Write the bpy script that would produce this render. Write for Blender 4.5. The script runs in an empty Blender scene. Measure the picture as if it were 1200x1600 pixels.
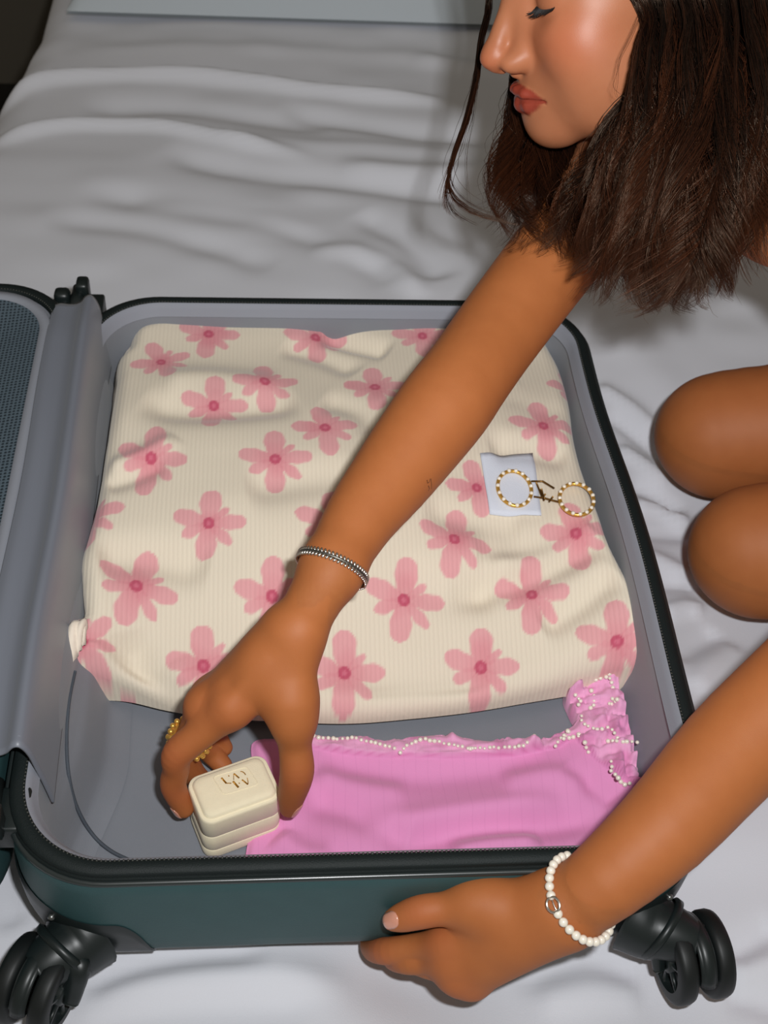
import bpy, bmesh, math, random
import numpy as np
from mathutils import Matrix, Vector

random.seed(7)
rng = np.random.default_rng(7)
scene = bpy.context.scene
col = scene.collection

# ------------------------------------------------------------------ camera
ZR = 0.125                                     # height of the open suitcase's rim above the bed
FPX = 1950.0                                   # focal length, pixels of the 1200x1600 frame
CR = np.array([[0.99592312, -0.06494289, 0.06260645],
               [-0.00354437, -0.7216741, -0.6922239],
               [0.09013648, 0.68917988, -0.7189621]])   # rows: right, down, forward
CP = np.array([-0.05955994, -0.63525263, 0.67662882 + ZR])
cam_d = bpy.data.cameras.new('camera')
cam_d.sensor_fit = 'VERTICAL'
cam_d.sensor_height = 36.0
cam_d.sensor_width = 27.0
cam_d.lens = 36.0 * FPX / 1600.0
cam_d.clip_start = 0.02
cam_d.dof.use_dof = True
cam_d.dof.focus_distance = 0.84
cam_d.dof.aperture_fstop = 13.0
cam = bpy.data.objects.new('camera', cam_d)
col.objects.link(cam)
M = Matrix.Identity(4)
for r in range(3):
    M[r][0] = CR[0][r]; M[r][1] = -CR[1][r]; M[r][2] = -CR[2][r]; M[r][3] = CP[r]
cam.matrix_world = M
scene.camera = cam

# ------------------------------------------------------------------ light
world = bpy.data.worlds.new('world'); scene.world = world
world.use_nodes = True
bg = world.node_tree.nodes['Background']
bg.inputs[0].default_value = (1.0, 0.90, 0.74, 1)
bg.inputs[1].default_value = 0.19
fl = bpy.data.lights.new('camera_flash', 'AREA')   # the flash on the photographer's camera
fl.shape = 'RECTANGLE'; fl.size = 0.035; fl.size_y = 0.025
fl.energy = 6.7; fl.spread = math.radians(150)
fl.color = (0.97, 0.985, 1.0)
flash = bpy.data.objects.new('camera_flash', fl); col.objects.link(flash)
fp = CP + CR[0] * 0.062 - CR[1] * 0.058 - CR[2] * 0.02
MF = M @ Matrix.Rotation(math.radians(20), 4, 'X')
for r in range(3): MF[r][3] = fp[r]
flash.matrix_world = MF
scene.view_settings.view_transform = 'Standard'
scene.view_settings.look = 'None'
scene.view_settings.gamma = 1.0
scene.view_settings.use_curve_mapping = False
scene.view_settings.exposure = 0.0

# ------------------------------------------------------------------ measuring helpers
def ray(px, py): return CR.T @ np.array([(px - 600) / FPX, (py - 800) / FPX, 1.0])
def Z(px, py, z):
    r = ray(px, py); return CP + r * ((z - CP[2]) / r[2])
def D(px, py, d): return CP + ray(px, py) * d
def depth(P): return float((CR @ (np.asarray(P, float) - CP))[2])

# ------------------------------------------------------------------ materials
MATS = {}
def mat(name, color, rough=0.6, spec=0.4, metal=0.0, sheen=0.0, coat=0.0, noise=0.0, nscale=40.0,
        bump=0.0, bscale=300.0, sss=0.0, sub=None):
    m = bpy.data.materials.new(name); m.use_nodes = True
    nt = m.node_tree; b = nt.nodes['Principled BSDF']
    b.inputs['Base Color'].default_value = (*color, 1)
    b.inputs['Roughness'].default_value = rough
    b.inputs['Specular IOR Level'].default_value = spec
    b.inputs['Metallic'].default_value = metal
    if sheen: b.inputs['Sheen Weight'].default_value = sheen
    if coat: b.inputs['Coat Weight'].default_value = coat; b.inputs['Coat Roughness'].default_value = 0.15
    if sss:
        b.inputs['Subsurface Weight'].default_value = sss
        b.inputs['Subsurface Radius'].default_value = (0.006, 0.0025, 0.0012)
        b.inputs['Subsurface Scale'].default_value = 1.0
    tc = nt.nodes.new('ShaderNodeTexCoord')
    if noise:
        n = nt.nodes.new('ShaderNodeTexNoise'); n.inputs['Scale'].default_value = nscale
        n.inputs['Detail'].default_value = 4
        nt.links.new(tc.outputs['Object'], n.inputs['Vector'])
        mx = nt.nodes.new('ShaderNodeMix'); mx.data_type = 'RGBA'
        mx.inputs[6].default_value = (*[c * (1 - noise) for c in color], 1)
        mx.inputs[7].default_value = (*[min(1, c * (1 + noise)) for c in color], 1)
        nt.links.new(n.outputs['Fac'], mx.inputs[0])
        nt.links.new(mx.outputs[2], b.inputs['Base Color'])
    if bump:
        n2 = nt.nodes.new('ShaderNodeTexNoise'); n2.inputs['Scale'].default_value = bscale
        n2.inputs['Detail'].default_value = 3
        nt.links.new(tc.outputs['Object'], n2.inputs['Vector'])
        bp = nt.nodes.new('ShaderNodeBump'); bp.inputs['Strength'].default_value = bump
        bp.inputs['Distance'].default_value = 0.001
        nt.links.new(n2.outputs['Fac'], bp.inputs['Height'])
        nt.links.new(bp.outputs['Normal'], b.inputs['Normal'])
    MATS[name] = m
    return m
def lin(r, g, b):
    return tuple(((c / 255) / 12.92 if c <= 10 else ((c / 255 + .055) / 1.055) ** 2.4) for c in (r, g, b))
def attr_color(m, attr='Col', strength_bump=None):
    """take the base colour from the mesh's own colour layer (print on the cloth, lips...)"""
    nt = m.node_tree; b = nt.nodes['Principled BSDF']
    a = nt.nodes.new('ShaderNodeAttribute'); a.attribute_name = attr
    nt.links.new(a.outputs['Color'], b.inputs['Base Color'])
    return a

mat('sheet', lin(222, 223, 230), 0.85, 0.15, sheen=0.1, bump=0.12, bscale=900)
mat('pillow_white', lin(196, 204, 210), 0.85, 0.15, bump=0.1, bscale=700)
mat('dark_floor', lin(30, 28, 24), 0.7, noise=0.3, nscale=12)
mat('wall_paint', lin(90, 84, 74), 0.9, noise=0.06, nscale=6)
mat('wood', lin(112, 68, 36), 0.5, noise=0.35, nscale=25)
mat('mattress', lin(190, 195, 200), 0.9)
mat('shell', lin(50, 80, 82), 0.5, 0.3, noise=0.08, nscale=60, bump=0.15, bscale=1200)
mat('black_plastic', lin(24, 31, 31), 0.38, 0.45, noise=0.15, nscale=80)
mat('black_rubber', lin(19, 23, 23), 0.5, 0.4, noise=0.2, nscale=120)
mat('worn_tread', lin(95, 92, 86), 0.8, 0.2, noise=0.4, nscale=200)
mat('zip_tape', lin(19, 27, 27), 0.6, 0.3, bump=0.3, bscale=1500)
mat('zip_teeth', lin(46, 48, 44), 0.35, 0.5)
mat('trim_bead', lin(38, 44, 44), 0.28, 0.7)
mat('lining_satin', lin(116, 120, 130), 0.42, 0.55, sheen=0.1, bump=0.08, bscale=1300)
mat('lining', lin(126, 129, 136), 0.6, 0.35, sheen=0.15, noise=0.06, nscale=30, bump=0.12, bscale=1300)
mat('lining_binding', lin(140, 143, 152), 0.62, 0.3, bump=0.15, bscale=1500)
mat('piping', lin(74, 80, 88), 0.7, bump=0.5, bscale=1500)
mat('screw', lin(120, 122, 120), 0.3, metal=0.8)
mat('gold', lin(226, 176, 84), 0.3, metal=0.65)
mat('brown_gold', lin(128, 92, 42), 0.35, metal=0.7)
mat('silver', (0.80, 0.76, 0.70), 0.2, metal=1.0)
mat('dark_silver', (0.16, 0.15, 0.13), 0.4, metal=0.9)
mat('pearl', lin(240, 232, 216), 0.18, 0.6, coat=0.5)
mat('box_suede', lin(240, 228, 196), 0.8, 0.2, sheen=0.2, noise=0.04, nscale=200, bump=0.25, bscale=1800)
mat('box_foil', lin(176, 124, 36), 0.35, metal=0.3)
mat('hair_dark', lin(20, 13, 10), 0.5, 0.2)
mat('hair', lin(58, 36, 24), 0.31, 0.34)
MATS['hair'].node_tree.nodes['Principled BSDF'].inputs['Specular Tint'].default_value = (1.0, .72, .52, 1)
mat('lash', lin(18, 12, 10), 0.5)
mat('pink_top', lin(236, 150, 196), 0.75, sheen=0.2, bump=0.2, bscale=900)
mat('nail', lin(212, 148, 124), 0.2, 0.6, coat=0.5)
mat('label_cloth', lin(216, 221, 232), 0.85, bump=0.3, bscale=1500)
mat('label_stitch', lin(150, 158, 172), 0.8)
mat('tattoo_ink', lin(104, 62, 34), 0.6)

# ------------------------------------------------------------------ object helpers
def link(name, me, material=None, parent=None, smooth=True):
    o = bpy.data.objects.new(name, me)
    if material is not None:
        me.materials.clear(); me.materials.append(MATS[material] if isinstance(material, str) else material)
    if smooth and len(me.polygons):
        me.polygons.foreach_set('use_smooth', [True] * len(me.polygons))
    col.objects.link(o)
    if parent is not None:
        o.parent = parent
        if parent.type == 'EMPTY' or True:
            o.matrix_parent_inverse = Matrix.Translation(parent_origin(parent)).inverted()
    return o
def parent_origin(p):
    v = Vector(p.location)
    q = p.parent
    if q is not None and p.type == 'EMPTY': v = Vector(p.location)
    return v if p.type == 'EMPTY' else Vector((0, 0, 0))
def pyd(name, verts, faces, material=None, parent=None, smooth=True):
    me = bpy.data.meshes.new(name)
    me.from_pydata([tuple(map(float, v)) for v in verts], [], [tuple(map(int, f)) for f in faces])
    me.update()
    return link(name, me, material, parent, smooth)
def fastmesh(name, V, Q, material=None, parent=None, smooth=True):
    """V (n,3) float, Q (m,k) int with k = 3 or 4"""
    me = bpy.data.meshes.new(name)
    V = np.ascontiguousarray(V, np.float32); Q = np.ascontiguousarray(Q, np.int32)
    m, k = Q.shape
    me.vertices.add(len(V)); me.vertices.foreach_set('co', V.ravel())
    me.loops.add(m * k); me.loops.foreach_set('vertex_index', Q.ravel())
    me.polygons.add(m)
    me.polygons.foreach_set('loop_start', np.arange(0, m * k, k, dtype=np.int32))
    me.polygons.foreach_set('loop_total', np.full(m, k, np.int32))
    me.update(calc_edges=True); me.validate()
    return link(name, me, material, parent, smooth)
def set_color(o, C, name='Col'):
    a = o.data.color_attributes.new(name, 'FLOAT_COLOR', 'POINT')
    A = np.ones((len(C), 4), np.float32); A[:, :3] = C
    a.data.foreach_set('color', A.ravel())
def empty(name, loc=(0, 0, 0)):
    o = bpy.data.objects.new(name, None); o.location = [float(c) for c in loc]
    o.empty_display_size = 0.02
    col.objects.link(o); return o
def tag(o, label=None, cat=None, group=None, kind=None):
    if label: o['label'] = label
    if cat: o['category'] = cat
    if group: o['group'] = group
    if kind: o['kind'] = kind
    return o
def grid_faces(nu, nv, closed_u=False, closed_v=False):
    u = np.arange(nu if closed_u else nu - 1); v = np.arange(nv if closed_v else nv - 1)
    U, Vv = np.meshgrid(u, v, indexing='ij')
    U2 = (U + 1) % nu; V2 = (Vv + 1) % nv
    return np.stack([U * nv + Vv, U2 * nv + Vv, U2 * nv + V2, U * nv + V2], -1).reshape(-1, 4)
def loft(loops, name, material, parent=None, cap0=False, cap1=False, flip=False, smooth=True):
    """closed loops (k, n, 3)"""
    A = np.array(loops, float); k, n, _ = A.shape
    F = grid_faces(k, n, False, True)
    if flip: F = F[:, ::-1]
    faces = [tuple(f) for f in F]
    if cap0: faces.append(tuple(range(n))[::(-1 if flip else 1)])
    if cap1: faces.append(tuple(range((k - 1) * n, k * n))[::(1 if flip else -1)])
    return pyd(name, A.reshape(-1, 3), faces, material, parent, smooth)
def frames(pts, closed=False):
    P = np.asarray(pts, float); n = len(P)
    T = np.zeros_like(P)
    for i in range(n):
        a = P[(i - 1) % n] if (closed or i > 0) else P[i]
        b = P[(i + 1) % n] if (closed or i < n - 1) else P[i]
        t = b - a; T[i] = t / (np.linalg.norm(t) + 1e-12)
    N = np.zeros_like(P)
    ref = np.array([0, 0, 1.0]) if abs(T[0][2]) < .9 else np.array([1.0, 0, 0])
    v = ref - T[0] * (ref @ T[0]); v /= np.linalg.norm(v)
    for i in range(n):
        v = v - T[i] * (v @ T[i]); v /= np.linalg.norm(v) + 1e-12
        N[i] = v
    return T, N, np.cross(T, N)
def tube(pts, rad, name, material, parent=None, seg=8, closed=False, flat=1.0):
    P = np.asarray(pts, float); n = len(P)
    R = np.full(n, rad) if np.isscalar(rad) else np.asarray(rad)
    T, N, B = frames(P, closed)
    a = np.linspace(0, 2 * np.pi, seg, endpoint=False)
    V = P[:, None] + R[:, None, None] * (np.cos(a)[None, :, None] * N[:, None] * flat + np.sin(a)[None, :, None] * B[:, None])
    F = [tuple(f) for f in grid_faces(n, seg, closed, True)]
    if not closed:
        F.append(tuple(range(seg))[::-1]); F.append(tuple(range((n - 1) * seg, n * seg)))
    return pyd(name, V.reshape(-1, 3), F, material, parent)
def catmull(pts, n, closed=False):
    P = np.asarray(pts, float); m = len(P)
    if closed:
        t = np.linspace(0, m, n, endpoint=False)
    else:
        t = np.linspace(0, m - 1, n)
    i = np.floor(t).astype(int)
    if not closed: i = np.minimum(i, m - 2)
    f = (t - i)[:, None]
    g = (lambda k: P[(i + k) % m]) if closed else (lambda k: P[np.clip(i + k, 0, m - 1)])
    p0, p1, p2, p3 = g(-1), g(0), g(1), g(2)
    return .5 * (2 * p1 + (p2 - p0) * f + (2 * p0 - 5 * p1 + 4 * p2 - p3) * f ** 2 + (3 * p1 - p0 - 3 * p2 + p3) * f ** 3)
def bevel_box(name, c, size, rot, material, parent=None, bev=0.002, seg=2):
    bm = bmesh.new()
    bmesh.ops.create_cube(bm, size=1)
    bmesh.ops.scale(bm, vec=size, verts=bm.verts)
    bmesh.ops.bevel(bm, geom=bm.edges[:] + bm.verts[:], offset=bev, segments=seg, affect='EDGES', profile=.5)
    R = rot if isinstance(rot, Matrix) else Matrix.Rotation(rot, 4, 'Z')
    bmesh.ops.transform(bm, matrix=Matrix.Translation(Vector([float(q) for q in c])) @ R.to_4x4(), verts=bm.verts)
    me = bpy.data.meshes.new(name); bm.to_mesh(me); bm.free()
    return link(name, me, material, parent)
_sph = {}
def sphere_data(r, key, sub=2):
    k = (round(r, 6), key, sub)
    if k not in _sph:
        bm = bmesh.new(); bmesh.ops.create_icosphere(bm, subdivisions=sub, radius=r)
        me = bpy.data.meshes.new(key); bm.to_mesh(me); bm.free()
        me.polygons.foreach_set('use_smooth', [True] * len(me.polygons))
        _sph[k] = me
    return _sph[k]
def ball(name, c, r, material, parent=None, sub=2):
    me = sphere_data(r, name + '_' + material, sub)
    if not me.materials: me.materials.append(MATS[material])
    o = bpy.data.objects.new(name, me); col.objects.link(o)
    if parent is not None:
        o.parent = parent
        pl = parent_origin(parent)
        o.location = Vector([float(q) for q in c]) - pl
    else:
        o.location = [float(q) for q in c]
    return o
def spheres_mesh(name, centers, r, material, parent=None, sub=1):
    bm = bmesh.new(); bmesh.ops.create_icosphere(bm, subdivisions=sub, radius=1)
    v = np.array([q.co[:] for q in bm.verts]); f = np.array([[w.index for w in q.verts] for q in bm.faces]); bm.free()
    Cn = np.asarray(centers, float); R = np.broadcast_to(np.asarray(r, float), (len(Cn),))
    V = (Cn[:, None] + v[None] * R[:, None, None]).reshape(-1, 3)
    F = (f[None] + (np.arange(len(Cn)) * len(v))[:, None, None]).reshape(-1, 3)
    return fastmesh(name, V, F, material, parent)
def smooth01(x): x = np.clip(x, 0, 1); return x * x * (3 - 2 * x)
def seg_dist(X, Y, poly):
    """distance of points to a polyline, and the running parameter 0..1 of the nearest point"""
    best = np.full(X.shape, 1e9); tt = np.zeros(X.shape)
    m = len(poly) - 1
    for i in range(m):
        ax, ay = poly[i][:2]; bx, by = poly[i + 1][:2]
        dx, dy = bx - ax, by - ay; L2 = dx * dx + dy * dy + 1e-12
        t = np.clip(((X - ax) * dx + (Y - ay) * dy) / L2, 0, 1)
        d = np.hypot(X - ax - t * dx, Y - ay - t * dy)
        w = d < best
        best = np.where(w, d, best); tt = np.where(w, (i + t) / m, tt)
    return best, tt
def value_noise(X, Y, scale, seed):
    r = np.random.default_rng(seed); G = r.standard_normal((64, 64))
    x = X * scale; y = Y * scale
    i = np.floor(x).astype(int); j = np.floor(y).astype(int)
    fx = smooth01(x - i); fy = smooth01(y - j)
    g = lambda a, b: G[(i + a) % 64, (j + b) % 64]
    return (g(0, 0) * (1 - fx) + g(1, 0) * fx) * (1 - fy) + (g(0, 1) * (1 - fx) + g(1, 1) * fx) * fy

# ================================================================== the setting
tag(pyd('floor', [(-4, -3, -.55), (4, -3, -.55), (4, 4, -.55), (-4, 4, -.55)], [(0, 1, 2, 3)], 'dark_floor', smooth=False), kind='structure')
tag(pyd('wall_back', [(-4, 1.95, -.55), (4, 1.95, -.55), (4, 1.95, 2.2), (-4, 1.95, 2.2)], [(0, 1, 2, 3)], 'wall_paint', smooth=False), kind='structure')

# ================================================================== bed
bed = empty('bed', (.45, .3, -.55))
tag(bed, 'bed with a rumpled white fitted sheet under the open suitcase', 'bed')
BX0, BX1, BY0, BY1 = -.405, 1.35, -1.05, 1.62
def P0(pts): return [Z(x, y, 0)[:2] for x, y in pts]
ridges = [  # (pixel polyline, amplitude, width m): folds of the sheet
    ([(-30, 170), (40, 132), (150, 120), (300, 122), (450, 138), (600, 152), (720, 160)], .012, .013),
    ([(-30, 232), (60, 204), (160, 196), (260, 202), (360, 222), (500, 250)], .010, .012),
    ([(430, 165), (560, 190), (700, 208), (800, 215)], -.009, .022),
    ([(120, 168), (260, 166), (400, 182), (520, 200)], -.006, .022),
    ([(250, 235), (360, 262), (520, 280), (700, 300), (780, 300)], -.010, .026),
    ([(520, 262), (640, 272), (740, 270), (850, 260)], .008, .024),
    ([(60, 345), (200, 355), (330, 385), (430, 420)], -.005, .022),
    ([(120, 300), (260, 318), (420, 345), (560, 395), (620, 450)], -.008, .026),
    ([(200, 312), (360, 330), (500, 362), (600, 420)], .005, .02),
    ([(480, 388), (560, 395), (620, 425), (660, 470)], .007, .018),
    ([(560, 330), (640, 380), (690, 440)], -.007, .022),
    ([(330, 215), (480, 228), (640, 235), (760, 250)], .004, .02),
    ([(100, 72), (300, 78), (520, 82), (740, 92)], .003, .022),
    ([(640, 90), (760, 110), (900, 120)], .006, .02),
    # around the knees
    ([(930, 600), (985, 632), (1030, 668)], .006, .010),
    ([(945, 640), (1000, 672), (1040, 700)], -.005, .009),
    ([(965, 690), (1010, 712), (1050, 740)], .006, .009),
    ([(985, 742), (1030, 752), (1070, 780)], -.006, .010),
    ([(990, 775), (1040, 778), (1090, 800)], .007, .009),
    ([(1005, 815), (1060, 812), (1120, 806)], -.004, .010),
    ([(1010, 850), (1050, 862), (1090, 880)], .005, .010),
    ([(1025, 895), (1070, 888), (1100, 890)], -.005, .009),
    ([(1035, 945), (1080, 925), (1110, 930)], .006, .009),
    ([(1060, 1020), (1100, 985), (1130, 960)], -.004, .010),
    ([(1085, 1075), (1120, 1020), (1160, 985)], .004, .012),
    ([(1080, 640), (1000, 560), (940, 520)], .003, .03),
    # around the wheels
    ([(120, 1545), (200, 1512), (300, 1492), (430, 1485)], -.006, .012),
    ([(110, 1570), (230, 1540), (380, 1525), (560, 1530)], .005, .014),
    ([(120, 1600), (300, 1575), (500, 1570)], -.003, .016),
    ([(1015, 1520), (940, 1495), (880, 1500), (800, 1530)], -.005, .012),
    ([(1010, 1545), (930, 1545), (840, 1560)], .004, .012),
    ([(1140, 1490), (1180, 1465), (1220, 1440)], -.005, .010),
    ([(1140, 1520), (1190, 1505), (1230, 1495)], .005, .010),
    ([(1140, 1545), (1190, 1560), (1230, 1580)], -.004, .010),
    ([(20, 1450), (10, 1400), (0, 1340)], -.004, .012),
]
gx = np.concatenate([np.arange(BX0 - .05, .62, .0055), np.arange(.62, BX1 + .051, .03)])
gy = np.concatenate([np.arange(BY0 - .05, -.46, .03), np.arange(-.46, 1.25, .0055), np.arange(1.25, BY1 + .051, .03)])
GX, GY = np.meshgrid(gx, gy, indexing='ij')
H = .0018 * value_noise(GX + 2, GY + 3, 7, 1) + .0012 * value_noise(GX + 2, GY * 1.6 + 3, 16, 2)
for pts, amp, w in ridges:
    d, t = seg_dist(GX, GY, catmull([np.r_[p, 0] for p in P0(pts)], 14)[:, :2])
    H += 1.25 * amp * np.exp(-(d / (w * .88)) ** 2) * smooth01(np.minimum(t, 1 - t) * 5 + .05)
for c, amp, w in [((.33, .16), -.018, .09), ((.33, .02), -.018, .085), ((.45, .09), -.012, .13), ((-.2, -.315), -.012, .04),
                  ((.2, -.315), -.012, .04), ((.05, -.285), -.022, .055), ((.01, -.26), -.014, .05)]:
    H += amp * np.exp(-((GX - c[0]) ** 2 + (GY - c[1]) ** 2) / w ** 2)
# keep the sheet clear of the suitcase's underside
under = (np.abs(GX) < .21) & (np.abs(GY) < .27)
H = np.where(under, np.minimum(H, .004), H)
H = np.where((GX < -.2) & (GX > -.72) & (np.abs(GY) < .3), np.minimum(H, .006), H)
# rounded mattress edge
def drop(t, r=.05):
    t = np.clip(t, 0, r); return r - np.sqrt(np.maximum(r * r - t * t, 0))
edge = np.maximum(np.maximum(BX0 + .05 - GX - .045 * 0, GX - (BX1 - .05)), np.maximum(BY0 + .05 - GY, GY - (BY1 - .05)))
leftx = BX0 + .018 * np.clip((GY - .9) / .15, -6, 1.2)          # the near-left side runs slightly off square
ed = np.maximum(np.maximum(leftx + .055 - GX, GX - (BX1 - .05)), np.maximum(BY0 + .05 - GY, GY - (BY1 - .05)))
Hd = H - drop(np.maximum(ed, 0), .055)
VX = GX.copy()
VX = np.where(leftx > GX, leftx, VX)
V = np.stack([VX, GY, Hd], -1).reshape(-1, 3)
nx_, ny_ = GX.shape
F = grid_faces(nx_, ny_)
# skirt down to the frame
loop = [i * ny_ for i in range(nx_)] + [(nx_ - 1) * ny_ + j for j in range(1, ny_)] + [i * ny_ + ny_ - 1 for i in range(nx_ - 2, -1, -1)] + [j for j in range(ny_ - 2, 0, -1)]
sk = V[loop].copy(); sk[:, 2] = -.26
base = len(V); n = len(loop)
F2 = np.array([[loop[(i + 1) % n], loop[i], base + i, base + (i + 1) % n] for i in range(n)])
fastmesh('fitted_sheet', np.concatenate([V, sk]), np.concatenate([F, F2[:, ::-1]]), 'sheet', bed)
bevel_box('bed_base', (.47, .285, -.36), (1.66, 2.6, .2), 0, 'wood', bed, bev=.01)
for sx in (-.33, 1.27):
    for sy in (-.95, 1.5):
        bevel_box('leg', (sx, sy, -.505), (.06, .06, .088), 0, 'wood', bed, bev=.006)
bevel_box('headboard', (.47, 1.74, .05), (1.70, .04, .9), 0, 'wood', bed, bev=.01)
bevel_box('headboard_post', (-.405, 1.72, .05), (.035, .05, 1.19), 0, 'wood', bed, bev=.008)

# pillow lying across the head of the bed
def pillow(name, c, hx, hy, hz, label):
    nu, nv = 70, 40
    u = np.linspace(-1, 1, nu); v = np.linspace(-1, 1, nv)
    U, Vv = np.meshgrid(u, v, indexing='ij')
    X = np.sign(U) * (1 - (1 - np.abs(U)) ** 1.15); Y = np.sign(Vv) * (1 - (1 - np.abs(Vv)) ** 1.15)
    e = (1 - np.abs(X) ** 3.2) * (1 - np.abs(Y) ** 3.0)
    T = np.clip(e, 0, 1) ** .45
    pinch = 1 - .06 * (np.abs(Y) ** 2) * (1 - X ** 2) * 0
    px = c[0] + hx * X * (1 - .05 * (1 - Y * Y)); py = c[1] + hy * Y * (1 - .06 * (1 - X * X) * 0 - .03)
    wr = .006 * value_noise(px + 3, py + 3, 9, 5) * T
    zt = c[2] + hz * T + wr
    zb = c[2] - .004 - .02 * T * 0
    top = np.stack([px, py, zt], -1).reshape(-1, 3); bot = np.stack([px, py, np.full_like(px, zb)], -1).reshape(-1, 3)
    F = grid_faces(nu, nv); Fb = F[:, ::-1] + nu * nv
    o = fastmesh(name, np.concatenate([top, bot]), np.concatenate([F, Fb]), 'pillow_white')
    per = [(c[0] + hx * sx * .985, c[1] + hy * sy * .955) for sx, sy in ((-1, -1), (1, -1), (1, 1), (-1, 1))]
    return o
pil = pillow('pillow', (.12, 1.312, .012), .46, .235, .11, '')
tag(pil, 'white pillow lying across the head of the bed', 'pillow')

# ================================================================== suitcase
case = empty('suitcase', (0, 0, .012))
tag(case, 'open dark green hard-shell suitcase with grey lining lying on the bed', 'suitcase')
A0, B0, RC = .21, .2695, .056
def rr(o, z, cx=0.0, n_arc=14, n_x=40, n_y=52, a=A0, b=B0, r=RC):
    """rounded rectangle offset by o from the inner rim, counter-clockwise from the middle of the near side"""
    a, b, r = a + o, b + o, max(r + o * .8, .008)
    pts = []
    def line(p, q, n):
        for t in np.linspace(0, 1, n, endpoint=False): pts.append((p[0] + (q[0] - p[0]) * t, p[1] + (q[1] - p[1]) * t))
    def arc(c, a0, n):
        for t in np.linspace(0, 1, n, endpoint=False):
            g = a0 + t * math.pi / 2; pts.append((c[0] + r * math.cos(g), c[1] + r * math.sin(g)))
    line((0, -b), (a - r, -b), n_x // 2); arc((a - r, -b + r), -math.pi / 2, n_arc)
    line((a, -b + r), (a, b - r), n_y); arc((a - r, b - r), 0, n_arc)
    line((a - r, b), (-a + r, b), n_x); arc((-a + r, b - r), math.pi / 2, n_arc)
    line((-a, b - r), (-a, -b + r), n_y); arc((-a + r, -b + r), math.pi, n_arc)
    line((-a + r, -b), (0, -b), n_x // 2)
    P = np.array(pts)
    # the right-hand side bows out a little, as soft zip rims do
    out = np.zeros((len(P), 3)); out[:, 0] = P[:, 0]; out[:, 1] = P[:, 1]
    bow = .0045 * np.exp(-((P[:, 1] + .02) / .12) ** 2) - .0025 * np.exp(-((P[:, 1] - .14) / .08) ** 2)
    out[:, 0] += np.where(P[:, 0] > a - .03, bow, 0) * (1 if cx == 0 else 0)
    out[:, 2] = z
    if cx: out[:, 0] = cx - out[:, 0]; out = out[::-1]
    return out
def half(prefix, cx, dz, parent):
    z = ZR + dz
    pm = lambda L: [rr(o, zz + dz, cx) for o, zz in L]
    loft(pm([(.0104, .119), (.0118, .1165), (.0126, .106), (.0126, .07), (.0122, .045), (.0105, .033), (.006, .022), (-.004, .0148), (-.02, .012)]),
         prefix + '_shell', 'shell', parent, cap1=True, flip=True)
    loft(pm([(-.0012, .1225), (-.0008, .1255), (.001, .1268), (.0045, .1272), (.0080, .1262), (.0092, .1245), (.0086, .1232), (.0095, .1225), (.0106, .1205), (.0104, .117)]),
         prefix + '_rim', 'zip_tape', parent, flip=True)
    zt = 'trim_bead'
    lp = rr(.0108, .1190 + dz, cx)
    tube(lp, .0021, prefix + '_rim_trim', zt, parent, seg=8, closed=True)
    # zip teeth: far too many to pick apart
    loop = rr(.0002, .1266 + dz, cx, n_arc=60, n_x=150, n_y=200)
    d = np.r_[0, np.cumsum(np.linalg.norm(np.diff(np.vstack([loop, loop[:1]]), axis=0), axis=1))]
    s = np.arange(0, d[-1], .0026)
    L2 = np.vstack([loop, loop[:1]])
    T = np.stack([np.interp(s, d, L2[:, k]) for k in range(3)], -1)
    spheres_mesh(prefix + '_zip_teeth', T, .00095, 'zip_teeth', parent, sub=1)['kind'] = 'stuff'
half('base', 0, 0, case)
# ---- lining of the base
def wrinkle(P, amp, seed):
    P = np.array(P)
    for i in range(len(P)):
        n = value_noise(P[i, :, 0] * 1.0 + 5 + P[i, :, 2] * 2, P[i, :, 1] + 5, 22, seed)
        n2 = value_noise(P[i, :, 0] + 5, P[i, :, 1] + 5 + P[i, :, 2] * 3, 9, seed + 1)
        k = amp * (i / (len(P) - 1) > .15) * (i < len(P) - 1)
        c = P[i].mean(0); dv = P[i] - c; dv[:, 2] = 0; dv /= np.linalg.norm(dv, axis=1)[:, None]
        P[i] += dv * (k * (n + 1.6 * n2))[:, None]
    return P
levels = [(-.0005, .1235), (-.003, .117), (-.005, .11), (-.006, .095), (-.007, .08), (-.008, .06), (-.010, .042), (-.014, .031), (-.022, .0238), (-.034, .0205)]
liner = loft(wrinkle([rr(o, z) for o, z in levels], .0008, 11), 'lining', 'lining', case, cap1=False)
fl_loop = rr(-.034, .0205)
loft([fl_loop, fl_loop * [.6, .6, 1] + [0, 0, 0], fl_loop * [.2, .2, 1]], 'lining_floor', 'lining', case, cap1=True)
loft([rr(-.0006, .1262), rr(-.0022, .1250), rr(-.0042, .1215), rr(-.0062, .1165), rr(-.0068, .1155)], 'lining_binding', 'lining_binding', case)
# soft swell of the lining down its hinged side
nu, nv = 80, 40
ys = np.linspace(-.238, .245, nu)
lz = [l[1] for l in levels][::-1]; lo_x = [-(A0 + l[0]) for l in levels][::-1]
swell = catmull([(a, b, 0) for a, b in [(-.2095, .120), (-.2035, .110), (-.1985, .094), (-.197, .080), (-.1925, .072), (-.1865, .063), (-.1815, .046), (-.176, .031), (-.162, .0222)]], nv)[:, :2]
def swell_x(y, z):
    f = float(smooth01((y + .232) / .10) * smooth01((.245 - y) / .06))
    xw = float(np.interp(z, lz, lo_x)) + .0006
    o = np.argsort(swell[:, 1])
    xs = float(np.interp(z, swell[o, 1], swell[o, 0])) + .0012 * math.sin(y * 31 + z * 40)
    return xw * (1 - f) + max(xs, xw) * f
sw = [[(swell_x(y, z), y, z) for x, z in swell] for y in ys]
fastmesh('lining_side_panel', np.array(sw).reshape(-1, 3), grid_faces(nu, nv), 'lining', case)
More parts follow.
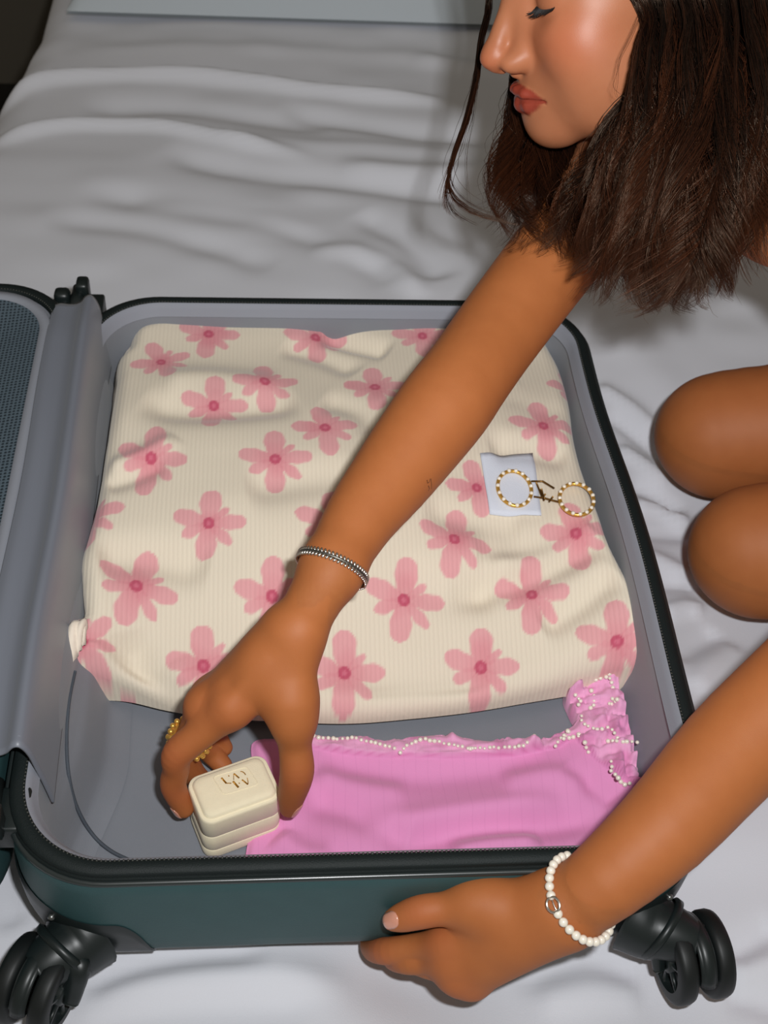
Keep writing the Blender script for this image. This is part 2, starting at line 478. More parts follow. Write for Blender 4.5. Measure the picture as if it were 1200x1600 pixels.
def on_side(px, py):
    best = None
    for z in np.linspace(.0225, .115, 200):
        p = Z(px, py, z); e = p[0] - swell_x(p[1], z)
        if e < 0: return p + [.0008, 0, .0008]
        best = p
    return Z(px, py, .0225)
def on_side2(px, py):
    prev = None
    for z in np.linspace(.115, .0225, 300):
        p = Z(px, py, z)
        if p[0] < swell_x(p[1], z) : return p + np.array([.0006, 0, .0006])
    return Z(px, py, .0222)
seam = [on_side2(*p) for p in [(116, 1050), (107, 1095), (103, 1150), (106, 1210), (119, 1262), (143, 1304), (174, 1330), (212, 1348)]]
tube(catmull(seam, 60), .0013, 'floor_piping', 'piping', case, seg=6)

# ---- lid, hinged open to the left
LX, LZ = -.4490, .012
half('lid', LX, LZ, case)
loft([rr(o, z + LZ, LX) for o, z in levels], 'lid_lining', 'lining', case, cap1=True, flip=False)
def net_material():
    m = mat('net', lin(84, 98, 108), 0.7, 0.3)
    nt = m.node_tree; b = nt.nodes['Principled BSDF']
    tc = nt.nodes.new('ShaderNodeTexCoord')
    mp = nt.nodes.new('ShaderNodeMapping'); mp.inputs['Scale'].default_value = (300, 300, 0.001)
    nt.links.new(tc.outputs['Object'], mp.inputs['Vector'])
    vo = nt.nodes.new('ShaderNodeTexVoronoi'); vo.inputs['Randomness'].default_value = 0.12; vo.inputs['Scale'].default_value = 1
    nt.links.new(mp.outputs[0], vo.inputs['Vector'])
    rp = nt.nodes.new('ShaderNodeValToRGB')
    rp.color_ramp.elements[0].position = .27; rp.color_ramp.elements[0].color = (*lin(38, 48, 55), 1)
    rp.color_ramp.elements[1].position = .40; rp.color_ramp.elements[1].color = (*lin(84, 98, 108), 1)
    nt.links.new(vo.outputs['Distance'], rp.inputs[0]); nt.links.new(rp.outputs[0], b.inputs['Base Color'])
    bp = nt.nodes.new('ShaderNodeBump'); bp.inputs['Strength'].default_value = .5; bp.inputs['Distance'].default_value = .001
    nt.links.new(vo.outputs['Distance'], bp.inputs['Height']); nt.links.new(bp.outputs[0], b.inputs['Normal'])
net_material()
net = [rr(-.0125, .1255 + LZ, LX), rr(-.06, .116 + LZ, LX), rr(-.12, .110 + LZ, LX)]
loft(net, 'mesh_divider', 'net', case, cap1=True)
loft([rr(-.004, .1255 + LZ, LX), rr(-.0052, .1278 + LZ, LX), rr(-.0125, .1275 + LZ, LX), rr(-.0135, .1245 + LZ, LX)], 'divider_binding', 'lining_binding', case)
loft([rr(-.0005, .1235 + LZ, LX), rr(-.004, .118 + LZ, LX), rr(-.009, .1215 + LZ, LX)], 'lid_lining_border', 'lining', case)
# ---- cloth strip bridging the hinge
prof = [(-.2435, .1398), (-.238, .1415), (-.231, .1405), (-.2245, .1412), (-.2190, .1445), (-.2145, .1500), (-.2105, .1498), (-.2068, .141), (-.2042, .124), (-.2015, .104), (-.1995, .086)]
yend0, yend1 = -.206, .248
nu, nv = 90, 60
pp = catmull([(a, b, 0) for a, b in prof], nv)
g = []
for y in np.linspace(yend0, yend1, nu):
    tuck = smooth01((y - .2) / .05)
    g.append([(x + .0012 * math.sin(y * 19 + 1), y, z - .003 * tuck + .0006 * math.sin(y * 37 + x * 90)) for x, z in pp[:, :2]])
strip = fastmesh('hinge_cover', np.array(g).reshape(-1, 3), grid_faces(nu, nv), 'lining_satin', case)
sm = strip.modifiers.new('thick', 'SOLIDIFY'); sm.thickness = .0015; sm.offset = -1
st = [(x, yend0 + .008, z + .0003) for x, z in pp[::2, :2]]
for i in range(0, len(st) - 1, 2):
    pass
tube([(x, yend0 + .0075, z + .0006) for x, z in pp[2:44, :2]], .00035, 'hem_stitching', 'lining_binding', case, seg=5)
# ---- hinges
def hinge(y, flip):
    h = empty('hinge', (-.2275, y, .118)); h.parent = case; h.location = Vector((-.2275, y, .118)) - Vector(case.location)
    def bb(n, c, s, bev=.002): 
        o = bevel_box(n, (c[0], c[1] + 0, c[2]), s, 0, 'black_plastic', None, bev)
        o.parent = h; return o
    bb('plate', (-.012, 0, -.004), (.020, .030, .022)); bb('plate', (.012, 0, -.004), (.020, .030, .022))
    bb('tab', (.004, .012 * flip, .012), (.011, .016, .022), .003); bb('tab', (-.014, .008 * flip, .006), (.014, .014, .018), .004)
    bm = bmesh.new(); bmesh.ops.create_cone(bm, cap_ends=True, segments=20, radius1=.006, radius2=.006, depth=.034)
    bmesh.ops.rotate(bm, matrix=Matrix.Rotation(math.pi / 2, 3, 'X'), verts=bm.verts)
    bmesh.ops.translate(bm, vec=(0, 0, .010), verts=bm.verts)
    me = bpy.data.meshes.new('barrel'); bm.to_mesh(me); bm.free(); o = link('barrel', me, 'black_plastic'); o.parent = h
hinge(.268, 1); hinge(-.232, -1)
# ---- black corner guards
def outer_at(s_loop, z, off):
    """point on the near side of the base shell; s runs from the left side around the near-left corner"""
    pr = [(.119, .0104), (.106, .0126), (.07, .0126), (.045, .0122), (.033, .0105), (.022, .006), (.0148, -.004), (.012, -.02)]
    zs = [p[0] for p in pr][::-1]; os_ = [p[1] for p in pr][::-1]
    o = float(np.interp(z, zs, os_)) + off
    a, b, r = A0 + o, B0 + o, max(RC + o * .8, .008)
    if s_loop < 0: return np.array([-a, -b + r - s_loop, z])
    if s_loop <= 1:
        g = math.pi + s_loop * math.pi / 2; return np.array([-a + r + r * math.cos(g), -b + r + r * math.sin(g), z])
    return np.array([-a + r + (s_loop - 1), -b, z])
def guard(mirror):
    S = np.concatenate([np.linspace(-.03, 0, 6), np.linspace(0, 1, 20)[1:], 1 + np.linspace(0, .022, 26)[1:]])
    nz = 12; rows = []
    for s in S:
        e = (s - 1) / .022 if s > 1 else (0 if s > 0 else s / -.03 * .9)
        e = min(max(e, 0), 1)
        top = .0125 + .050 * math.sqrt(max(1 - e ** 2.6, 0)) + .008 * smooth01(min(1 - e, 1))
        row = [outer_at(s, .0125 + (top - .0125) * t, .0018 * (1 if 0 < t < 1 else .3)) for t in np.linspace(0, 1, nz)]
        rows.append(row)
    Pn = np.array(rows).reshape(-1, 3)
    if mirror: Pn[:, 0] *= -1
    F = grid_faces(len(S), nz)
    o = fastmesh('corner_guard', Pn, F if mirror else F[:, ::-1], 'black_plastic', case)
guard(False); guard(True)
# ---- casters
def lathe(profile, n=40):
    """profile (r, h) around local x"""
    a = np.linspace(0, 2 * np.pi, n, endpoint=False)
    return np.array([[(h, r * math.cos(t), r * math.sin(t)) for t in a] for r, h in profile])
def caster(attach, axle, rz, screw_at):
    root = empty('caster', axle); root.parent = case; root.location = Vector([float(q) for q in axle]) - Vector(case.location)
    Rz = Matrix.Rotation(rz, 4, 'Z')
    def put(o): o.parent = root; return o
    def xf(A): return np.array([list(Rz @ Vector(p)) for p in np.asarray(A).reshape(-1, 3)])
    # neck from the shell corner to the fork
    at = np.array(attach) - np.array(axle)
    neck = catmull([at, at * .72 + [0, -.002, .004], at * .42 + [0, -.001, .010], [0, .002, .014]], 14)
    r = np.interp(np.linspace(0, 1, 14), [0, .2, .5, .75, 1], [.027, .0245, .020, .017, .014])
    put(tube(neck, r, 'neck', 'black_plastic', None, seg=20))
    c = at * .60 + [0, -.001, .006]
    T = at / np.linalg.norm(at)
    tv = Vector(T); q = Vector((1, 0, 0)).rotation_difference(tv).to_matrix()
    L = lathe([(.0205, -.003), (.0228, -.002), (.0228, .002), (.0205, .003)], 32)
    V = np.array([list(q @ Vector(p)) for p in L.reshape(-1, 3)]) + c
    put(pyd('collar', V, [tuple(f) for f in grid_faces(4, 32, False, True)], 'black_plastic'))
    # hub block and fork cover over the wheels
    W = .0126
    a = np.linspace(math.radians(20), math.radians(200), 22)
    rows = []
    for x in np.linspace(-.0055, .0055, 7):
        k = 1 - (abs(x) / .0055) ** 3 * .12
        rows.append([(x, -math.cos(t) * .0285 * k, math.sin(t) * .0285 * k + .001) for t in a] + [(x, -math.cos(t) * .014, math.sin(t) * .014) for t in a[::-1]])
    put(pyd('mudguard', xf(rows), [tuple(f) for f in grid_faces(7, 44, False, True)] + [tuple(range(44))[::-1], tuple(range(44 * 6, 44 * 7))], 'black_plastic'))
    put(tube(xf([(-.020, 0, 0), (.020, 0, 0)]), .0045, 'axle', 'black_plastic', None, seg=14))
    for sx in (-1, 1):
        wh = empty('wheel'); wh.parent = root; wh.location = Rz @ Vector((sx * W, 0, 0))
        def sub(o): o.parent = wh; return o
        tyre = lathe([(.0195, -.0062), (.0245, -.0062), (.0272, -.005), (.0282, -.0025), (.0282, .0025), (.0272, .005), (.0245, .0062), (.0195, .0062)])
        sub(pyd('tyre', xf(tyre), [tuple(f) for f in grid_faces(8, 40, False, True)], 'black_rubber'))
        rim = lathe([(.0205, .006 * sx), (.0195, .0045 * sx), (.0185, .001 * sx), (.008, .001 * sx), (.0075, .0055 * sx), (.0055, .0068 * sx), (.0001, .0068 * sx)])
        sub(pyd('rim', xf(rim), [tuple(f) for f in grid_faces(7, 40, False, True)], 'black_plastic'))
        rimb = lathe([(.0205, -.006 * sx), (.006, -.0055 * sx)])
        sub(pyd('inner_disc', xf(rimb), [tuple(f) for f in grid_faces(2, 40, False, True)], 'black_plastic'))
        for k in range(6):
            t = k * math.pi / 3 + .3
            p0 = np.array((.0035 * sx, math.cos(t) * .006, math.sin(t) * .006)); p1 = np.array((.0035 * sx, math.cos(t) * .0195, math.sin(t) * .0195))
            sub(tube(xf([p0, p1]), .0017, 'spoke', 'black_plastic', None, seg=6))
    # outer fork arm
    return root
def fork(root, rz, side, at):
    Rz = Matrix.Rotation(rz, 4, 'Z')
    pts = [np.array(at) * .45 + [0, 0, .004], np.array(Rz @ Vector((side * .022, .012, .020))), np.array(Rz @ Vector((side * .0225, .004, .006))), np.array(Rz @ Vector((side * .0220, -.002, -.004)))]
    P_ = catmull(pts, 12)
    o = tube(P_, np.linspace(.011, .006, 12), 'fork_arm', 'black_plastic', None, seg=12, flat=.6); o.parent = root
axL = np.array([-.2045, -.2995, .029]); atL = np.array([-.178, -.272, .040])
axR = np.array([.2125, -.297, .029]); atR = np.array([.178, -.272, .040])
cL = caster(atL, axL, math.radians(-22), None); fork(cL, math.radians(-22), 1, atL - axL)
cR = caster(atR, axR, math.radians(8), None); fork(cR, math.radians(8), -1, atR - axR)
for s in (-1, 1):
    p = outer_at(.62, .064, .0022); p[0] *= -s
    ball('screw', p, .0024, 'screw', case)

# ================================================================== cloth helper
def rbf(ctrl, X, Y, s=.11):
    """smooth surface through (x, y, z) control points"""
    Cc = np.array(ctrl, float)
    K = np.exp(-((Cc[:, None, 0] - Cc[None, :, 0]) ** 2 + (Cc[:, None, 1] - Cc[None, :, 1]) ** 2) / (2 * s * s)) + np.eye(len(Cc)) * .02
    m = Cc[:, 2].mean(); w = np.linalg.solve(K, Cc[:, 2] - m)
    out = np.full(X.shape, m)
    for (x, y, _), k in zip(Cc, w): out += k * np.exp(-((X - x) ** 2 + (Y - y) ** 2) / (2 * s * s))
    return out
def inside_poly(X, Y, poly):
    c = np.zeros(X.shape, bool); n = len(poly)
    for i in range(n):
        x0, y0 = poly[i][:2]; x1, y1 = poly[(i + 1) % n][:2]
        cond = ((y0 > Y) != (y1 > Y))
        xs = (x1 - x0) * (Y - y0) / ((y1 - y0) if abs(y1 - y0) > 1e-12 else 1e-12) + x0
        c ^= cond & (X < xs)
    return c
def clip_cloth(outline, h, zfun, floor_z=None, skirt=True):
    """grid over the outline, snapped to its edge; zfun(X, Y, d) with d the distance inside the edge"""
    O = np.asarray(outline)[:, :2]
    x0, y0 = O.min(0) - 2 * h; x1, y1 = O.max(0) + 2 * h
    X, Y = np.meshgrid(np.arange(x0, x1, h), np.arange(y0, y1, h), indexing='ij')
    ring = np.vstack([O, O[:1]])
    # coarse distance, on a coarser grid, then bilinear
    hs = h * 3
    Xc, Yc = np.meshgrid(np.arange(x0, x1 + 2 * hs, hs), np.arange(y0, y1 + 2 * hs, hs), indexing='ij')
    dc, _ = seg_dist(Xc, Yc, ring); dc = np.where(inside_poly(Xc, Yc, O), dc, -dc)
    fi = (X - x0) / hs; fj = (Y - y0) / hs
    i = np.floor(fi).astype(int); j = np.floor(fj).astype(int); fx = fi - i; fy = fj - j
    d = (dc[i, j] * (1 - fx) + dc[i + 1, j] * fx) * (1 - fy) + (dc[i, j + 1] * (1 - fx) + dc[i + 1, j + 1] * fx) * fy
    gxx, gyy = np.gradient(d, h)
    gl = np.hypot(gxx, gyy) + 1e-9
    out = d < 0
    X2 = np.where(out, X - d * gxx / gl, X); Y2 = np.where(out, Y - d * gyy / gl, Y)
    ok = d > -h * 1.45
    nx, ny = X.shape
    F = grid_faces(nx, ny)
    keep = ok.ravel()[F].all(1) & (d.ravel()[F] > 0).any(1)
    F = F[keep]
    dd = np.maximum(d, 0)
    Zt = zfun(X2, Y2, dd)
    V = np.stack([X2, Y2, Zt], -1).reshape(-1, 3)
    used = np.unique(F); mp = -np.ones(len(V), int); mp[used] = np.arange(len(used))
    F = mp[F]; V = V[used]
    if skirt:
        E = np.concatenate([F[:, [0, 1]], F[:, [1, 2]], F[:, [2, 3]], F[:, [3, 0]]])
        key = np.sort(E, 1); u, inv, cnt = np.unique(key, axis=0, return_inverse=True, return_counts=True)
        be = E[cnt[inv.ravel()] == 1]
        bv = np.unique(be); m2 = -np.ones(len(V), int); m2[bv] = np.arange(len(bv)) + len(V)
        low = V[bv].copy(); low[:, 2] = np.minimum(floor_z, low[:, 2] - .001)
        F = np.concatenate([F, np.stack([be[:, 1], be[:, 0], m2[be[:, 0]], m2[be[:, 1]]], -1)])
        V = np.concatenate([V, low])
    return V, F
def folds(X, Y, lst, zref):
    h = np.zeros(X.shape)
    for pts, amp, w in lst:
        q = np.array([Z(a, b, zref)[:2] for a, b in pts]); q = catmull(np.c_[q, np.zeros(len(q))], 12)[:, :2]
        d, t = seg_dist(X, Y, q)
        h += amp * np.exp(-(d / w) ** 2) * smooth01(np.minimum(t, 1 - t) * 4 + .08)
    return h

# ================================================================== floral pouch
pouch_px = [(212, 528, .090), (250, 514, .090), (300, 506, .090), (380, 504, .090), (450, 503, .090), (520, 509, .089), (600, 510, .089), (700, 510, .088), (790, 516, .087), (845, 527, .087), (854, 552, .087),
            (872, 592, .086), (888, 640, .092), (895, 690, .092), (908, 740, .092), (930, 800, .092), (950, 860, .092), (980, 920, .089), (1006, 972, .085), (1020, 1008, .081), (1018, 1030, .077),
            (988, 1046, .064), (930, 1060, .052), (840, 1083, .044), (740, 1102, .042), (640, 1113, .042), (545, 1120, .042), (440, 1117, .042), (330, 1109, .043), (260, 1096, .045), (200, 1076, .050),
            (150, 1060, .060), (116, 1047, .070), (103, 1020, .078), (92, 990, .084), (108, 972, .086), (130, 966, .087), (130, 930, .088), (128, 890, .089), (138, 850, .089), (150, 800, .090), (160, 745, .092),
            (170, 680, .094), (180, 610, .092), (184, 575, .088), (200, 560, .086)]
po = np.array([Z(x, y, z) for x, y, z in pouch_px])
po = catmull(po, 420, True)
pc = [(*Z(x, y, z)[:2], z) for x, y, z in pouch_px[::3]]
inner = [(300, 555, .104), (450, 555, .105), (600, 555, .105), (750, 555, .103), (300, 610, .111), (450, 610, .111), (600, 610, .111), (760, 610, .107), (300, 690, .116), (450, 690, .117), (600, 690, .116), (780, 690, .110), (250, 800, .104), (400, 800, .110), (560, 800, .108), (720, 800, .105), (860, 800, .101),
         (220, 930, .090), (380, 930, .089), (560, 930, .088), (720, 930, .086), (880, 930, .089), (230, 1040, .064), (380, 1050, .059), (560, 1055, .057), (720, 1045, .058), (880, 1020, .068)]
pc += [(*Z(x, y, z)[:2], z - .016) for x, y, z in inner]
pouch_folds = [
    ([(500, 520), (560, 540), (610, 555)], -.006, .012), ([(440, 540), (500, 560), (560, 590)], -.004, .012),
    ([(220, 640), (300, 655), (400, 650), (470, 640)], -.006, .016), ([(250, 610), (340, 600), (440, 615)], .004, .016),
    ([(160, 742), (200, 735), (240, 722), (280, 700)], .0035, .010), ([(165, 765), (205, 755), (260, 735)], -.0035, .010),
    ([(500, 640), (560, 660), (600, 700)], -.004, .014), ([(380, 780), (470, 770), (560, 760)], -.004, .018),
    ([(780, 698), (830, 696), (880, 706)], .0012, .014), ([(760, 715), (820, 712), (890, 722)], -.004, .013), ([(790, 630), (840, 655), (890, 655)], -.0008, .012),
    ([(690, 640), (740, 610), (800, 590)], .004, .014), ([(740, 850), (830, 850), (920, 835)], -.004, .014), ([(700, 900), (800, 890), (880, 868), (940, 845)], -.006, .013), ([(760, 872), (850, 862), (930, 828)], .004, .011),
    ([(850, 945), (910, 925), (965, 895)], -.005, .012), ([(660, 800), (740, 815), (820, 822)], -.004, .015),
    ([(190, 960), (215, 1010), (250, 1060)], -.008, .015), ([(140, 980), (160, 1030), (215, 1070)], .005, .012), ([(270, 980), (300, 1040), (340, 1085)], .003, .014),
    ([(150, 880), (230, 870), (330, 880)], -.005, .016), ([(560, 1000), (660, 1010), (780, 1000)], -.003, .016), ([(620, 880), (700, 905), (780, 900)], -.003, .014),
    ([(460, 1095), (560, 1098), (680, 1088), (800, 1066)], .002, .010),
]
def pouch_z(X, Y, d):
    z = rbf(pc, X, Y, .085)
    w = .016; t = np.clip(d / w, 0, 1)
    z = z + .016 * np.sqrt(np.clip(1 - (1 - t) ** 2, 0, 1))
    z += 1.7 * folds(X, Y, pouch_folds, .1) * smooth01(d / .012)
    z += (.0014 * value_noise(X + 3, Y + 3, 22, 21) + .0022 * value_noise(X + 3, Y * 1.4 + 3, 11, 22)) * smooth01(d / .012)
    return z
V, F = clip_cloth(po, .00135, pouch_z, .033)
flowers = [(326, 522, 1, 0), (493, 527, 1, .1), (660, 525, 1, 0), (252, 566, .9, .5), (414, 595, 1, .1), (586, 605, 1, 0), (334, 632, 1, 0), (508, 668, 1, .15), (849, 665, 1, 0), (236, 715, 1.02, -.1),
           (430, 717, 1, 0), (326, 817, 1, 0), (520, 815, 1, 0), (710, 842, 1, -.25), (900, 832, 1, .15), (213, 915, 1.05, -.3), (425, 932, 1.03, -.1), (631, 938, 1.05, -.1), (831, 929, 1, -.1),
           (318, 1042, 1.03, 0), (538, 1052, 1.06, 0), (751, 1045, 1.03, -.1), (964, 1004, 1.02, 0), (128, 1002, .9, .7), (132, 800, 1, .1), (745, 762, .9, .2), (190, 1105, .7, 0), (900, 600, .9, .2), (700, 640, 1, 0), (770, 560, 1, .2)]
petals = [(90, 1.0, .34), (-92, 1.04, .32), (166, 1.04, .27), (4, 1.06, .24), (207, .82, .19), (-40, .90, .18), (40, .72, .13)]
cream = np.array(lin(229, 217, 196)); pink = np.array(lin(228, 162, 166)); pinkd = np.array(lin(220, 138, 148)); core = np.array(lin(196, 90, 112)); corel = np.array(lin(222, 128, 146))
colr = np.tile(cream, (len(V), 1))
for k, (fx, fy, sc, rot) in enumerate(flowers):
    # centre on the cloth under that pixel
    z = .09
    for _ in range(4):
        p = Z(fx, fy, z); z = float(pouch_z(np.array([p[0]]), np.array([p[1]]), np.array([.05]))[0])
    R = .0275 * sc
    e_ = .008; zz_ = pouch_z(np.full(2, p[0]), np.array([p[1] - e_, p[1] + e_]), np.full(2, .05)); zy_ = float(np.clip((zz_[1] - zz_[0]) / (2 * e_), -1.2, 1.2))
    dx = V[:, 0] - p[0]; dy = ((V[:, 1] - p[1]) + zy_ * (V[:, 2] - z)) / math.sqrt(1 + zy_ ** 2) / 1.1
    sel = (np.hypot(dx, dy) < R * 1.3) & (np.abs(V[:, 1] - p[1]) < .06)
    if not sel.any(): continue
    x = dx[sel] / R; y = dy[sel] / R
    c, s = math.cos(rot), math.sin(rot); x, y = c * x + s * y, -s * x + c * y
    rr_ = np.hypot(x, y); cov = np.zeros(len(x)); over = np.zeros(len(x))
    for a, L, w in petals:
        a = math.radians(a + (k * 37 % 11 - 5) * .8); L = L * (1 + ((k * 53 + int(a * 10)) % 7 - 3) * .015)
        u = x * math.cos(a) + y * math.sin(a); v = -x * math.sin(a) + y * math.cos(a)
        t = u / L
        wid = w * np.sqrt(np.clip(t * (1.0 - t ** 3.0) * 2.0, 0, 1)) * .98 + .012 * np.sin(u * 17 + k)
        edge_ = smooth01((wid - np.abs(v)) / .06 + .3) * (t > 0) * (t < 1)
        over += edge_; cov = np.maximum(cov, edge_)
    mixc = pink[None] + (pinkd - pink)[None] * np.clip((1 - rr_ * 1.6) * 1.0 + (over > 1.5) * .3 + .25 * value_noise(x + 9, y + 9, 2.2, k + 40), 0, 1)[:, None]
    base_ = colr[sel]
    base_ = base_ + (mixc - base_) * (cov * .93)[:, None]
    cc = smooth01((.165 - rr_) / .03 + .5); base_ = base_ + (core - base_) * cc[:, None]
    cl = smooth01((.062 - rr_) / .03 + .5) * .6; base_ = base_ + (corel - base_) * cl[:, None]
    colr[sel] = base_
pouch = empty('fabric_pouch', (0, 0, .03))
tag(pouch, 'cream ribbed fabric pouch printed with pink flowers, filling the suitcase', 'pouch')
bag = fastmesh('bag', V, F, None, pouch)
set_color(bag, colr)
pm_ = mat('pouch_print', (1, 1, 1), .85, .12, sheen=.25)
at_ = attr_color(pm_)
nt = pm_.node_tree; b_ = nt.nodes['Principled BSDF']; tc = nt.nodes.new('ShaderNodeTexCoord')
wv = nt.nodes.new('ShaderNodeTexWave'); wv.bands_direction = 'X'; wv.inputs['Scale'].default_value = 92; wv.inputs['Distortion'].default_value = .8; wv.inputs['Detail'].default_value = 1; wv.inputs['Detail Scale'].default_value = 3
nt.links.new(tc.outputs['Object'], wv.inputs['Vector'])
mx = nt.nodes.new('ShaderNodeMix'); mx.data_type = 'RGBA'; mx.blend_type = 'MULTIPLY'; mx.inputs[0].default_value = .13
rp = nt.nodes.new('ShaderNodeValToRGB'); rp.color_ramp.elements[0].color = (.55, .5, .5, 1); rp.color_ramp.elements[1].position = .55
nt.links.new(wv.outputs['Fac'], rp.inputs[0]); nt.links.new(at_.outputs['Color'], mx.inputs[6]); nt.links.new(rp.outputs[0], mx.inputs[7])
nt.links.new(mx.outputs[2], b_.inputs['Base Color'])
bp = nt.nodes.new('ShaderNodeBump'); bp.inputs['Strength'].default_value = .25; bp.inputs['Distance'].default_value = .0008
nt.links.new(wv.outputs['Fac'], bp.inputs['Height']); nt.links.new(bp.outputs[0], b_.inputs['Normal'])
bag.data.materials.clear(); bag.data.materials.append(pm_)
def on_pouch(px, py, lift=0.0):
    z = .09
    for _ in range(5):
        p = Z(px, py, z); z = float(pouch_z(np.array([p[0]]), np.array([p[1]]), np.array([.05]))[0]) + lift
    return Z(px, py, z)
# folded corner and seam strip of the bag
mat('pouch_plain', lin(236, 222, 204), .85, .12, sheen=.2, noise=.08, nscale=90)
def ribbon(name, A, B, material, parent, n=24, m=8, curl=0.0, thick=.0015):
    A = catmull(A, n); B = catmull(B, n); g = []
    for i in range(n):
        for j in range(m):
            t = j / (m - 1); p = A[i] * (1 - t) + B[i] * t; p[2] += curl * math.sin(t * math.pi) + .0012 * math.sin(i * .9 + j * .7); g.append(p)
    o = fastmesh(name, np.array(g), grid_faces(n, m), material, parent)
    s = o.modifiers.new('thick', 'SOLIDIFY'); s.thickness = thick; s.offset = 0
    return o
ribbon('corner_fold', [on_pouch(95, 992, .006), on_pouch(112, 974, .012), on_pouch(133, 968, .013), on_pouch(136, 985, .008)],
       [on_pouch(112, 1040, .006), on_pouch(122, 1022, .006), on_pouch(128, 1012, .006), on_pouch(134, 1004, .005)], 'pouch_plain', pouch, curl=.006)
ribbon('side_seam', [Z(214, 530, .092), Z(207, 565, .098), Z(200, 605, .1), Z(186, 655, .098)],
       [Z(204, 548, .086), Z(186, 572, .086), Z(179, 612, .086), Z(176, 655, .088)], 'pouch_plain', pouch, curl=.004)
# sewn label
lab = [on_pouch(750, 709, .0012), on_pouch(832, 709, .0012), on_pouch(846, 806, .0012), on_pouch(765, 804, .0012)]
n = 14; g = []
for i in range(n):
    for j in range(n):
        u, v = i / (n - 1), j / (n - 1)
        q = (lab[0] * (1 - u) + lab[1] * u) * (1 - v) + (lab[3] * (1 - u) + lab[2] * u) * v
        zz = float(pouch_z(np.array([q[0]]), np.array([q[1]]), np.array([.05]))[0]); g.append((q[0], q[1], zz + .0013))
G = np.array(g).reshape(n, n, 3)
lo = fastmesh('label_patch', G.reshape(-1, 3), grid_faces(n, n), 'label_cloth', pouch)
lo['label'] = 'pale blue sewn cloth label'
sm = lo.modifiers.new('thick', 'SOLIDIFY'); sm.thickness = .0009
def lab_at(u, v):
    q = (lab[0] * (1 - u) + lab[1] * u) * (1 - v) + (lab[3] * (1 - u) + lab[2] * u) * v
    zz = float(pouch_z(np.array([q[0]]), np.array([q[1]]), np.array([.05]))[0]); return np.array([q[0], q[1], zz + .0019])
ring_uv = [(.12 + .76 * t, .1) for t in np.linspace(0, 1, 12)] + [(.88, .1 + .8 * t) for t in np.linspace(0, 1, 12)] + [(.88 - .76 * t, .9) for t in np.linspace(0, 1, 12)] + [(.12, .9 - .8 * t) for t in np.linspace(0, 1, 12)]
tube([lab_at(u, v) for u, v in ring_uv], .00028, 'label_stitching', 'label_stitch', lo, seg=4)

# ================================================================== pink garment
g_px = [(394, 1156, .03), (440, 1150, .03), (482, 1143, .032), (520, 1149, .032), (560, 1146, .032), (605, 1157, .032), (650, 1151, .033), (700, 1149, .033), (755, 1157, .033), (800, 1151, .034), (850, 1155, .034), (880, 1142, .035), (903, 1128, .036),
        (893, 1104, .036), (884, 1075, .036), (905, 1050, .036), (990, 1028, .05), (1004, 1050, .056), (1000, 1068, .056), (1016, 1090, .058), (1017, 1112, .058), (1011, 1132, .056), (1031, 1150, .058), (1030, 1168, .056), (1020, 1186, .052), (1042, 1205, .05),
        (1050, 1260, .036), (1045, 1325, .033), (1000, 1362, .032), (800, 1372, .031), (600, 1374, .031), (450, 1374, .031), (372, 1374, .029), (384, 1330, .029), (392, 1270, .029), (398, 1210, .029)]
go = catmull(np.array([Z(x, y, z) for x, y, z in g_px]), 420, True)
go[:, 1] = np.maximum(go[:, 1], -.236)
go[:, 0] = np.minimum(go[:, 0], .1995)
gcl = [(*Z(x, y, z)[:2], z) for x, y, z in g_px[::2]] + [(*Z(x, y, z)[:2], z) for x, y, z in [(560, 1250, .036), (700, 1260, .036), (820, 1240, .036), (940, 1120, .046), (960, 1180, .045), (985, 1110, .053), (500, 1320, .033), (700, 1330, .034), (850, 1300, .034)]]
g_folds = [
    ([(480, 1180), (560, 1200), (660, 1215), (760, 1205), (860, 1190)], -.004, .014), ([(490, 1205), (560, 1225), (640, 1240)], .003, .010),
    ([(470, 1240), (530, 1262), (590, 1290), (640, 1310)], -.005, .012), ([(560, 1290), (660, 1285), (760, 1272), (880, 1255)], .005, .012),
    ([(600, 1325), (700, 1300), (780, 1290), (880, 1285), (960, 1270)], -.006, .011), ([(700, 1335), (770, 1322), (850, 1315)], .005, .009),
    ([(430, 1300), (470, 1330), (520, 1345)], .004, .010), ([(780, 1225), (850, 1215), (920, 1225)], .004, .010), ([(880, 1200), (930, 1235), (960, 1260)], -.003, .008),
    ([(440, 1190), (455, 1240), (440, 1290)], .003, .009),
]
lace_line = np.array([Z(x, y, .034)[:2] for x, y in [(470, 1160), (520, 1168), (600, 1178), (700, 1182), (800, 1178), (870, 1168), (897, 1152), (908, 1170), (930, 1195), (960, 1220), (1000, 1245), (1060, 1270)]])
def lace_mask(X, Y):
    """1 above the lace's lower seam"""
    xs = lace_line[:, 0]; ys = lace_line[:, 1]
    o = np.argsort(xs); yy = np.interp(X, xs[o], ys[o], left=9, right=ys[o][-1])
    return smooth01((Y - yy) / .0016 + .5)
def g_z(X, Y, d):
    z = rbf(gcl, X, Y, .06) + .0015 * value_noise(X + 4, Y + 4, 25, 31)
    L = lace_mask(X, Y)
    z += 1.6 * folds(X, Y, g_folds, .034) * (1 - L) * smooth01(d / .006)
    ruffle = np.abs(value_noise(X * 1.0 + 4 + .01 * value_noise(X, Y, 60, 3), Y + 4, 95, 33))
    frilly = smooth01((X - .10) / .03)
    ruffle2 = np.abs(value_noise(X + 4, Y + 4, 210, 35))
    z += L * (.0012 + (.0022 + .0040 * frilly) * ruffle + (.0006 + .0016 * frilly) * ruffle2)
    z -= .003 * (1 - smooth01(d / .005))
    return z
V, F = clip_cloth(go, .0014, g_z, .0215)
L = lace_mask(V[:, 0], V[:, 1])
